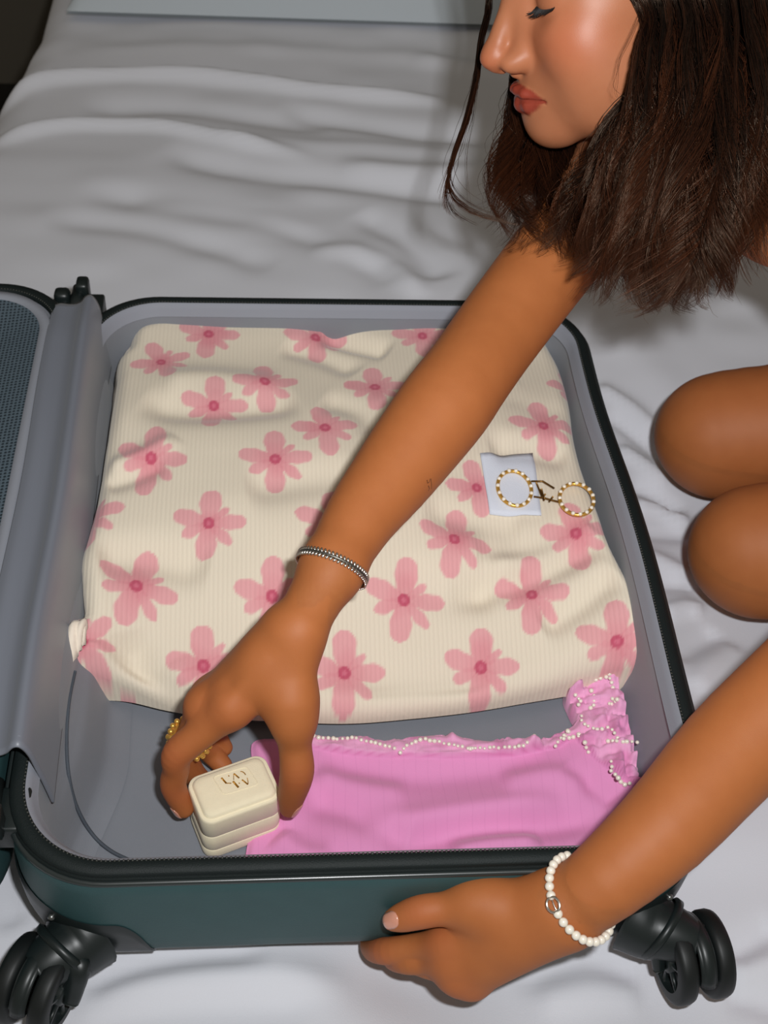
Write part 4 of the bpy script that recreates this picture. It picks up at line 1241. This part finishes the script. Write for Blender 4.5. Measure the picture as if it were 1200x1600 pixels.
# skin colour layer: lips, a little colour in the cheeks and knuckles
base_c = np.array(lin(174, 104, 57)); face_c = np.array(lin(176, 113, 79)); lipc = np.array(lin(146, 62, 46)); rose = np.array(lin(190, 98, 66))
loc = (V - OH) @ RH / SH
fm = smooth01((.15 - np.linalg.norm(loc - [.03, 0, -.02], axis=1)) / .05)
cs = base_c[None] + (face_c - base_c)[None] * fm[:, None]
near = np.linalg.norm(V - hd(.09, 0, -.07), axis=1) < .06
dl = np.full(len(V), 1.0)
for e in ULIP + LLIP: dl[near] = np.minimum(dl[near], e.f(V[near]))
lm = smooth01((.0019 - dl) / .0010) * (loc[:, 0] > .074)
ck = np.exp(-((loc[:, 0] - .062) ** 2 / .028 ** 2 + (np.abs(loc[:, 1]) - .045) ** 2 / .03 ** 2 + (loc[:, 2] + .030) ** 2 / .022 ** 2)) * .55
ck += .5 * np.exp(-(((loc - [.118, 0, -.042]) / [.014, .014, .012]) ** 2).sum(1))
cs = cs + (rose - cs) * ck[:, None]
for q in (iM, mM, iP, iD, tI, LtI, LiM, LpM, LrM, LiP):
    cs = cs + (rose - cs) * (.45 * np.exp(-((V - q) ** 2).sum(1) / .013 ** 2))[:, None]
cs = cs + (lipc - cs) * lm[:, None]
set_color(skin, cs)
ra_ = skin.data.attributes.new('Rough', 'FLOAT', 'POINT'); ra_.data.foreach_set('value', (.58 - .16 * fm - .06 * lm).astype(np.float32))
sk = mat('skin', (1, 1, 1), .44, .32, coat=.0, sss=.10, bump=.10, bscale=1700)
a_ = attr_color(sk)
ar = sk.node_tree.nodes.new('ShaderNodeAttribute'); ar.attribute_name = 'Rough'; sk.node_tree.links.new(ar.outputs['Fac'], sk.node_tree.nodes['Principled BSDF'].inputs['Roughness'])
skin.data.materials.clear(); skin.data.materials.append(sk)
nt = sk.node_tree; tc = nt.nodes.new('ShaderNodeTexCoord'); nn = nt.nodes.new('ShaderNodeTexNoise'); nn.inputs['Scale'].default_value = 55; nn.inputs['Detail'].default_value = 6
nt.links.new(tc.outputs['Object'], nn.inputs['Vector'])
mx = nt.nodes.new('ShaderNodeMix'); mx.data_type = 'RGBA'; mx.blend_type = 'MULTIPLY'; mx.inputs[0].default_value = .22
rp = nt.nodes.new('ShaderNodeValToRGB'); rp.color_ramp.elements[0].color = (.72, .62, .55, 1); rp.color_ramp.elements[0].position = .3; rp.color_ramp.elements[1].position = .7
nt.links.new(nn.outputs['Fac'], rp.inputs[0]); nt.links.new(a_.outputs['Color'], mx.inputs[6]); nt.links.new(rp.outputs[0], mx.inputs[7])
nt.links.new(mx.outputs[2], nt.nodes['Principled BSDF'].inputs['Base Color'])

# ---- fingernails
def march(o, d, fun, t0=0, t1=.08, n=160):
    ts = np.linspace(t0, t1, n); f = fun(np.asarray(o)[None] + ts[:, None] * np.asarray(d)[None])
    i = np.argmax(f < 0); return ts[i] if f[i] < 0 else None
def grad(fun, p, e=.0008): return np.array([(fun((p + np.eye(3)[k] * e)[None]) - fun((p - np.eye(3)[k] * e)[None]))[0] for k in range(3)])
def nail(tip, prev, outward, L, W, back=.35):
    """a small curved plate seated on the finger's back near its tip"""
    d = tip - prev; d /= np.linalg.norm(d)
    o_ = np.asarray(outward, float); o_ = o_ - d * (o_ @ d); o_ /= np.linalg.norm(o_); s_ = np.cross(d, o_)
    bd = body.cull(tip, .02)
    rows = []
    for i, u in enumerate(np.linspace(-1, 1, 13)):
        row = []
        wv = W * math.sqrt(max(1 - (abs(u) ** 3.0), 0.02)) * (1 if u < 0 else .96)
        for v in np.linspace(-1, 1, 9):
            c = tip + d * (u * L + back * L) + s_ * (v * wv)
            st = c + o_ * .02
            t = march(st, -o_, bd.f, 0, .03)
            hgt = (.02 - t) if t is not None else 0.0
            lim = .0085 - .0035 * v * v
            row.append(c + o_ * (max(min(hgt, .012), .001) + .00045 - .0005 * abs(u) ** 4 - .0003 * v ** 4))
        rows.append(row)
    o = fastmesh('fingernail', np.array(rows).reshape(-1, 3), grid_faces(13, 9), 'nail', person)
    sm = o.modifiers.new('thick', 'SOLIDIFY'); sm.thickness = .0006; sm.offset = 0
    return o
nail(tT, tI, CR[0] * .75 - CR[2] * .55 + CR[1] * .1, .0078, .0043, -.35)
nail(LtT, LtI, np.array(D(612, 1432, .70)) - LtT, .0070, .0052, .05)
nail(iT, iD, np.array(D(262, 1268, .83)) - iT, .0060, .0040, -.1)

# ================================================================== hair
def px_pts(l): return [D(*p) for p in l]
def scalp(x, y, z): return hd(x, y, z)
NEAR = []      # near-side curtain, front to back
rows_n = [
    ([.070, .010, .105], [.074, .060, .062], [(996, 10, .832), (998, 70, .822), (980, 155, .818), (955, 235, .822), (932, 315, .832), (910, 396, .846)]),
    ([.060, .008, .112], [.056, .074, .055], [(1012, 10, .822), (1015, 90, .812), (1003, 190, .806), (982, 280, .81), (962, 360, .816), (944, 438, .826)]),
    ([.045, .006, .117], [.038, .083, .050], [(1040, 10, .808), (1042, 100, .798), (1030, 210, .792), (1008, 310, .795), (988, 400, .80), (972, 478, .806)]),
    ([.028, .005, .120], [.018, .086, .048], [(1075, 10, .803), (1080, 100, .792), (1068, 215, .784), (1048, 320, .785), (1028, 410, .79), (1012, 482, .796)]),
    ([.010, .004, .121], [-.004, .088, .046], [(1112, 10, .802), (1118, 100, .79), (1108, 215, .78), (1090, 325, .78), (1070, 415, .784), (1056, 484, .79)]),
    ([-.010, .004, .119], [-.026, .086, .044], [(1150, 10, .806), (1156, 100, .792), (1148, 215, .782), (1128, 325, .78), (1105, 415, .784), (1088, 478, .79)]),
    ([-.032, .004, .113], [-.050, .078, .040], [(1188, 10, .814), (1194, 100, .80), (1186, 205, .788), (1166, 305, .784), (1145, 385, .786), (1126, 450, .79)]),
    ([-.055, .004, .100], [-.074, .062, .034], [(1225, 20, .830), (1230, 100, .815), (1222, 190, .80), (1202, 265, .794), (1184, 325, .794), (1166, 384, .796)]),
    ([-.075, .002, .082], [-.092, .036, .026], [(1262, 40, .852), (1266, 110, .835), (1258, 190, .818), (1246, 240, .808), (1234, 285, .805), (1224, 325, .805)]),
]
for r0, r1, pp_ in rows_n: NEAR.append([scalp(*r0), scalp(*r1)] + px_pts(pp_))
FAR = []
rows_f = [
    ([.070, -.008, .104], [.080, -.055, .055], [(822, 40, .985), (806, 120, .972), (792, 200, .958), (778, 265, .945), (790, 325, .932), (826, 384, .918)]),
    ([.062, -.010, .110], [.066, -.068, .050], [(850, 40, 1.0), (836, 130, .985), (822, 220, .965), (815, 300, .94), (832, 350, .922), (868, 398, .908)]),
    ([.045, -.010, .116], [.045, -.080, .045], [(900, 40, 1.015), (885, 140, .995), (872, 240, .968), (866, 310, .942), (880, 360, .915), (912, 402, .895)]),
    ([.020, -.010, .119], [.015, -.085, .040], [(960, 40, 1.02), (940, 140, 1.0), (925, 250, .965), (915, 330, .93), (925, 395, .90), (938, 440, .88)]),
    ([-.010, -.010, .118], [-.025, -.084, .036], [(1020, 40, 1.02), (1000, 140, .995), (985, 250, .955), (975, 345, .915), (978, 420, .885), (984, 470, .87)]),
    ([-.045, -.010, .106], [-.065, -.068, .030], [(1090, 40, 1.0), (1075, 140, .97), (1062, 250, .93), (1050, 350, .895), (1045, 425, .872), (1040, 474, .86)]),
    ([-.070, -.008, .086], [-.092, -.035, .022], [(1170, 40, .955), (1160, 140, .93), (1145, 240, .895), (1128, 330, .87), (1112, 405, .85), (1098, 460, .842)]),
]
for r0, r1, pp_ in rows_f: FAR.append([scalp(*r0), scalp(*r1)] + px_pts(pp_))
def sheet(guides, nu, nt):
    G = np.array(guides)                                  # (g, k, 3)
    A = np.stack([catmull(G[:, k], nu) for k in range(G.shape[1])], 1)   # across
    return np.stack([catmull(A[i], nt) for i in range(nu)])              # along
def off_scalp(P, f):
    """lift points that would sink into the skull"""
    q = (((P - OH) @ RH) / SH - [-.014, 0, .034]) / [.096, .073, .084]
    n = np.linalg.norm(q, axis=-1, keepdims=True)
    q2 = np.where(n < f, q * (f / np.maximum(n, 1e-6)), q)
    # only the scalp, not the face
    loc_ = (q2 * [.096, .073, .084] + [-.014, 0, .034])
    return OH + (loc_ * SH) @ RH.T
NT = 30
def strands(guides, count, thick, seed, wave=.006, spread=.010, clumps=110, tmin=0.0, lo=.82, hi=1.03, depth_shift=0.0):
    r = np.random.default_rng(seed)
    S = sheet(guides, 160, 64)
    u = r.uniform(0, 1, count) * 158.99
    cl_u = np.sort(r.uniform(0, 158.99, clumps)); cid = np.abs(cl_u[None] - u[:, None]).argmin(1)
    ph = np.cumsum(r.normal(0, .55, clumps)) + r.normal(0, .3, clumps); fr = r.normal(2.1, .22, clumps); am = r.uniform(.4, 1.7, clumps); sp_ = r.uniform(-1, 1, clumps)
    tint = r.uniform(0, 1, clumps); cdep = r.uniform(-1, 1, clumps); clen = r.uniform(-.14, .05, clumps)
    Vs, Fs, Cs = [], [], []
    T = np.linspace(0, 1, NT)
    for i in range(count):
        c = cid[i]
        pull = (.93 if r.uniform() < .82 else .45) * smooth01(T * 1.5) ** .8
        ui = np.clip(u[i] * (1 - pull) + cl_u[c] * pull + r.normal(0, .38) * (1 - .5 * T), 0, 158.99)
        L = min(hi - (hi - lo) * abs(r.normal(0, .45)) + clen[c], 1.06); t = np.clip(T * L, 0, 1) * 62.99
        a = np.floor(ui).astype(int); b = np.floor(t).astype(int); fa = (ui - a)[:, None]; fb = (t - b)[:, None]
        P = (S[a, b] * (1 - fa) + S[a + 1, b] * fa) * (1 - fb) + (S[a, b + 1] * (1 - fa) + S[a + 1, b + 1] * fa) * fb
        if L > 1: P = P + (S[a, -1] - S[a, -3]) * ((T * L > 1) * (T * L - 1) * 12)[:, None]
        g = smooth01((T - .18) / .6)
        w = wave * am[c] * g * (np.sin(fr[c] * 6.28 * T + ph[c] + r.normal(0, .25)))
        w2 = wave * .7 * am[c] * g * np.sin(fr[c] * 6.28 * T * .9 + ph[c] * 1.7 + 1 + r.normal(0, .25))
        curl = .030 * sp_[c] * np.clip((T - .74) / .26, 0, 1) ** 2
        dj = (r.uniform(-1, 1) * spread * .16 + cdep[c] * spread * .9 + depth_shift)
        off = r.normal(0, .00045, 3)
        P = P + CR[0] * (w + curl)[:, None] + CR[2] * (w2 + dj * smooth01(T * 5 + .15))[:, None] + off * smooth01(T * 4)[:, None]
        # fly-away frizz
        if r.uniform() < .035: P = P + (np.cumsum(r.normal(0, .0008, (NT, 3)), 0)) * g[:, None]
        P = off_scalp(P, 1.035 + .02 * abs(dj) / .01)
        Tn = np.gradient(P, axis=0); Tn /= np.linalg.norm(Tn, axis=1)[:, None] + 1e-12
        N = np.cross(Tn, CR[2]); N /= np.linalg.norm(N, axis=1)[:, None] + 1e-12; Bn = np.cross(Tn, N)
        rad = thick * r.uniform(.6, 1.3) * np.clip(1.15 - T ** 3, .12, 1)
        ring = np.stack([P + rad[:, None] * (math.cos(q) * N + math.sin(q) * Bn) for q in (0, 2.094, 4.189)], 1)
        Vs.append(ring.reshape(-1, 3))
        tn = np.clip(tint[c] * .6 + r.uniform(-.15, .45), 0, 1)
        k = np.clip(tn * .55 + .55 * (T - .45), 0, 1)
        Cs.append(np.repeat(k, 3))
    V = np.concatenate(Vs); f = grid_faces(NT, 3, False, True)
    F = (f[None] + (np.arange(count) * NT * 3)[:, None, None]).reshape(-1, 4)
    return V, F, np.concatenate(Cs)
MID = [[scalp(-.012, .066, .02), scalp(-.004, .074, -.035)] + px_pts([(950, 190, .852), (912, 270, .862), (884, 335, .874), (862, 396, .884)]),
       [scalp(-.022, .066, .02), scalp(-.015, .076, -.035)] + px_pts([(985, 185, .843), (950, 280, .852), (926, 350, .860), (906, 405, .866)]),
       [scalp(-.032, .064, .02), scalp(-.028, .076, -.035)] + px_pts([(1012, 200, .833), (986, 300, .838), (966, 380, .842), (950, 440, .846)])]
parts = [strands(MID, 1000, .00028, 5, wave=.0080, spread=.008, clumps=26, lo=.8),
         strands(NEAR, 5600, .00028, 1, wave=.0088, spread=.012, clumps=120, lo=.80),
         strands(FAR, 2400, .00028, 2, wave=.0085, spread=.010, clumps=64, lo=.80)]
BACK = [NEAR[-1], [scalp(-.085, 0, .078), scalp(-.112, 0, .015)] + px_pts([(1290, 60, .90), (1296, 130, .885), (1290, 200, .868), (1276, 265, .855), (1262, 320, .848), (1250, 365, .845)]), FAR[-1]]
parts.append(strands(BACK, 900, .0003, 6, wave=.006, spread=.008, clumps=30))
# one loose lock falling in front of the far cheek
lock = [scalp(.078, -.012, .098), scalp(.098, -.045, .050), D(764, 0, .955), D(752, 60, .945), D(744, 120, .935), D(728, 185, .925), D(708, 245, .915), D(700, 295, .908), D(716, 332, .904), D(758, 352, .902)]
G = [[np.array(p) + CR[0] * o for p in lock] for o in (-.0022, 0, .0022)]
parts.append(strands(G, 90, .00030, 3, wave=.0006, spread=.002, clumps=4, lo=.85, hi=1.0))
wisp = []
for w_ in ([(1000, 22, .826), (984, 60, .818), (967, 100, .815), (961, 140, .813), (970, 172, .812)], [(805, 230, .95), (775, 260, .94), (764, 300, .935), (790, 340, .93)], [(747, 105, .936), (739, 190, .928), (728, 260, .92), (742, 330, .915)], [(930, 400, .84), (945, 450, .83), (965, 482, .82)],
           [(1150, 400, .79), (1170, 380, .79), (1184, 330, .79)]):
    q = px_pts(w_); wisp.append(q)
for i, q in enumerate(wisp):
    q = catmull(q, 10)
    parts.append(strands([[p + CR[0] * o for p in q] for o in (-.0012, 0, .0012)], 4, .00011, 10 + i, wave=.0012, spread=.001, clumps=2))
V = np.concatenate([p[0] for p in parts]); n0 = 0; Fl = []
for p in parts: Fl.append(p[1] + n0); n0 += len(p[0])
hair = fastmesh('hair', V, np.concatenate(Fl), None, person)
kk = np.concatenate([p[2] for p in parts])
h0 = np.array(lin(15, 10, 8)); h1 = np.array(lin(94, 49, 27))
set_color(hair, h0 + (h1 - h0) * (kk ** 1.8)[:, None])
hm = MATS['hair']; attr_color(hm); hair.data.materials.clear(); hair.data.materials.append(hm)
# the dense under-layer of the hair
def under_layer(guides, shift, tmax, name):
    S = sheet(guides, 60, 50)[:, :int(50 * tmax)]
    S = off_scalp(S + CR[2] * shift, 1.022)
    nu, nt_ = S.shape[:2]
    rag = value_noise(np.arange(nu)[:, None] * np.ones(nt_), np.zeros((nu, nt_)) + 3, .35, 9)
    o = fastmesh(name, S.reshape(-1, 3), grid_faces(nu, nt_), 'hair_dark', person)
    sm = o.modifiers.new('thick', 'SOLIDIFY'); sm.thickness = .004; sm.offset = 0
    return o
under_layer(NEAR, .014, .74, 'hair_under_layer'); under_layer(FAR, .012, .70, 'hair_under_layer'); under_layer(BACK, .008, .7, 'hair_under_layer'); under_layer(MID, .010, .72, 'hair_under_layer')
# eyelashes and brow
def hairs(name, items, thick, material):
    Vs, Fs, n = [], [], 0
    for P, r_ in items:
        P = catmull(P, 7); Tn = np.gradient(P, axis=0); Tn /= np.linalg.norm(Tn, axis=1)[:, None]
        N = np.cross(Tn, CR[2]); N /= np.linalg.norm(N, axis=1)[:, None] + 1e-9; Bn = np.cross(Tn, N)
        rad = r_ * np.linspace(1, .15, 7)
        Vs.append(np.stack([P + rad[:, None] * (math.cos(q) * N + math.sin(q) * Bn) for q in (0, 2.094, 4.189)], 1).reshape(-1, 3))
        Fs.append(grid_faces(7, 3, False, True) + n); n += 21
    return fastmesh(name, np.concatenate(Vs), np.concatenate(Fs), material, person)
for s in (1, -1):
    it = []
    for k, t in enumerate(np.linspace(-1, 1, 46)):
        y = .0300 * s + t * .0165 * s; x = .0805 - .0055 * t * t - .003 * (t + 1) * .5; z = -.0048 + .0016 * t * t
        L = .0105 * (1 - .25 * t * t) * rng.uniform(.8, 1.15)
        p0 = hd(x, y, z); p1 = hd(x + L * .55, y + t * .002 * s, z - L * .55); p2 = hd(x + L * .95, y + t * .0035 * s + rng.normal(0, .0006), z - L * .62)
        it.append(([p0, p1, p2], .00050))
    hairs('eyelashes', it, .0004, 'lash')
    it = []
    for k in range(150):
        t = rng.uniform(-1, 1); y = (.030 + t * .020) * s; z = .0195 + .004 * (1 - t * t) + rng.normal(0, .0016) - .002 * t; x = .0905 - .013 * max(t, 0) ** 2 - .003 * (t + 1)
        it.append(([hd(x, y, z), hd(x + .0006, y + .003 * s, z + .0012), hd(x - .0012, y + .0065 * s, z + .001)], .0003))
    hairs('eyebrow', it, .0003, 'lash')

# ================================================================== clothes: pink camisole top and shorts, grown a few millimetres off the body
class Shirt:
    def __init__(s, prims, off, planes, thick=None): s.p = prims; s.off = off; s.pl = planes
    def cull(s, c, r): return s
    def f(s, P):
        d = np.full(len(P), 10.0)
        for p, k in s.p: d = smin(d, p.f(P), k)
        d = d - s.off
        for n, o in s.pl: d = np.maximum(d, P @ n - o)
        return d
tp = [(e, .05) for e in TORSO] + [(Ell(SC + ax * .135 + lat * .055 * s - dor * .030, (.050, .048, .042), Rt), .03) for s in (-1, 1)]
top_n = -ax; top_o = -((SC + ax * .036) @ ax)
bot_o = (PEL - ax * .05) @ ax
P, Fq = grow(Shirt(tp, .004, [(-ax, top_o), (ax, bot_o)]), v3(.2, -.2, .05), v3(.85, .35, .5), .005)
fastmesh('camisole', P, Fq, 'pink_top', person)
tp2 = [(TORSO[2], .05)] + [(body.limbs[i][0].items[0][0], .04) for i in (0, 1)]
hipn = v3(-1, 0, .0)
P, Fq = grow(Shirt(tp2, .005, [(hipn, -.52), (-ax, -((PEL - ax * .075) @ ax))]), v3(.45, -.25, -.02), v3(.95, .35, .4), .006)
fastmesh('shorts', P, Fq, 'pink_top', person)
def on_body(p0, d0, lift=.0015, back=.06):
    d0 = np.asarray(d0, float) / np.linalg.norm(d0)
    bd = body.cull(np.asarray(p0), .12, ) if True else body
    t = march(np.asarray(p0) - d0 * back, d0, bd.f, 0, .16, 320)
    return np.asarray(p0) - d0 * back + d0 * ((t if t is not None else back) - lift)
# shoulder straps: over the shoulder from chest to back
for s in (-1, 1):
    pts = []
    for a in np.linspace(-70, 230, 36):
        r_ = math.radians(a); c = SC + lat * (.066 * s) + ax * .026
        dirv = -ax * math.sin(r_) + (-dor) * math.cos(r_)
        pts.append(on_body(c, -dirv, .0018, .11))
    tube(catmull(pts, 60), .0042, 'shoulder_strap', 'pink_top', person, seg=8, flat=.35)

# ================================================================== jewellery
def loop_on(center, normal, n, lift, start=None, tilt=None, fun=body):
    """points around a limb, in the plane through center with this normal, resting `lift` off the skin"""
    nn = np.asarray(normal, float) / np.linalg.norm(normal)
    u = CR[0] - nn * (CR[0] @ nn); u /= np.linalg.norm(u); v = np.cross(nn, u)
    bd = fun.cull(np.asarray(center), .06)
    out = []
    for a in np.linspace(0, 2 * math.pi, n, endpoint=False):
        d = math.cos(a) * u + math.sin(a) * v
        ts = np.linspace(0, .06, 240); f = bd.f(center[None] + ts[:, None] * d[None]); i = np.argmax(f > 0)
        out.append(center + d * (ts[i] + lift))
    return np.array(out)
def smooth_loop(L, it=3):
    for _ in range(it): L = (np.roll(L, 1, 0) + L * 2 + np.roll(L, -1, 0)) / 4
    return L
def resample(L, n):
    A = np.vstack([L, L[:1]]); d = np.r_[0, np.cumsum(np.linalg.norm(np.diff(A, axis=0), axis=1))]
    s = np.linspace(0, d[-1], n, endpoint=False)
    return np.stack([np.interp(s, d, A[:, k]) for k in range(3)], -1), d[-1]
# silver double-row chain on the right wrist
ca = D(519, 888, .805)
bn = (ra_pts[-1] - ra_pts[-3]); bn /= np.linalg.norm(bn)
bn = bn + CR[0] * .10 - CR[2] * -.22
chain = empty('bracelet', ca); tag(chain, 'silver double-row chain bracelet on the wrist of the arm reaching for the box', 'bracelet')
L0 = smooth_loop(loop_on(ca, bn, 96, .0017)); bnn = bn / np.linalg.norm(bn)
Lc, tot = resample(L0, 96)
tube(Lc, .0011, 'chain_core', 'dark_silver', chain, seg=6, closed=True)
for s in (-1, 1):
    beads, m = resample(L0 + bnn * (.0017 * s), 58)
    T_, N_, B_ = frames(beads, True)
    vs = []
    for k_, c in enumerate(beads):
        o = ball('link', c, .0012, 'silver', chain, sub=2); o.scale = (1, 1, 1)
        q = Vector((0, 0, 1)).rotation_difference(Vector(bnn + T_[k_] * .45 * s)).to_euler(); o.rotation_euler = q; o.scale = (.85, .85, 1.5)
# pearl bracelet on the left wrist
cb = la_pts[-1] * .70 + la_pts[-2] * .30
bn2 = la_pts[-2] - la_pts[-1]; bn2 = bn2 / np.linalg.norm(bn2) 
bn2 = bn2 - CR[0] * .10 + CR[1] * .12 - CR[2] * .28
pb = empty('bracelet', cb); tag(pb, 'white pearl bracelet with small silver ring on the wrist gripping the suitcase', 'bracelet')
L1 = smooth_loop(loop_on(cb, bn2, 96, .0026))
pe, tot = resample(L1, max(int(round(tot_ / .0054)) if (tot_ := np.linalg.norm(np.diff(np.vstack([L1, L1[:1]]), axis=0), axis=1).sum()) else 30, 10))
tube(resample(L1, 80)[0], .0004, 'cord', 'silver', pb, seg=5, closed=True)
tgt = np.array([868, 1416])
def pj(p):
    v = CR @ (p - CP); return v[:2] / v[2] * FPX + [600, 800]
vis = [depth(p) for p in pe]
scr = [np.linalg.norm(pj(p) - tgt) + (0 if depth(p) < np.mean(vis) else 1e4) for p in pe]
gap = int(np.argmin(scr))
for k_, c in enumerate(pe):
    if k_ == gap: continue
    ball('pearl', c, .00272, 'pearl', pb, sub=3)
g_ = pe[gap]; nrm = grad(body.cull(g_, .02).f, g_); nrm /= np.linalg.norm(nrm)
tg = pe[(gap + 1) % len(pe)] - pe[gap - 1]; tg /= np.linalg.norm(tg); sd = np.cross(nrm, tg)
tube([g_ + nrm * .0012 + (tg * math.cos(a) * 1.1 + sd * math.sin(a) * .95) * .0040 for a in np.linspace(0, 2 * math.pi, 28, endpoint=False)], .0008, 'ring_charm', 'silver', pb, seg=8, closed=True)
# chunky gold ring on the middle finger of the right hand
rc = mM * .33 + mP * .67; rn = mP - mM
fr_ = Body(); fr_.base = FING[1]
gr = empty('finger_ring', rc); tag(gr, 'chunky textured gold ring on the finger holding the ring box', 'ring')
L2 = smooth_loop(loop_on(rc, rn, 48, .0018, fun=fr_))
rn_ = rn / np.linalg.norm(rn)
tube(L2, .0026, 'band', 'gold', gr, seg=12, closed=True)
for s, ph in ((-1, 0), (0, .5), (1, 0)):
    B, _ = resample(smooth_loop(loop_on(rc, rn, 48, .0036, fun=fr_)) + rn_ * (.0032 * s), 18)
    if ph: B = (B + np.roll(B, 1, 0)) / 2
    spheres_mesh('nugget_row', B, .0021, 'gold', gr, sub=2)
# small tattoo on the forearm
def ink(pts):
    o = [on_body(D(x, y, .82), CR.T @ np.array([(x - 600) / FPX, (y - 800) / FPX, 1]), .0002, .05) for x, y in pts]
    tube(o, .00028, 'tattoo', 'tattoo_ink', person, seg=4)
ink([(667, 750), (668, 755), (671, 753), (672, 748)]); ink([(673, 748), (674, 757), (674, 764)]); ink([(669, 759), (671, 763), (669, 767)])
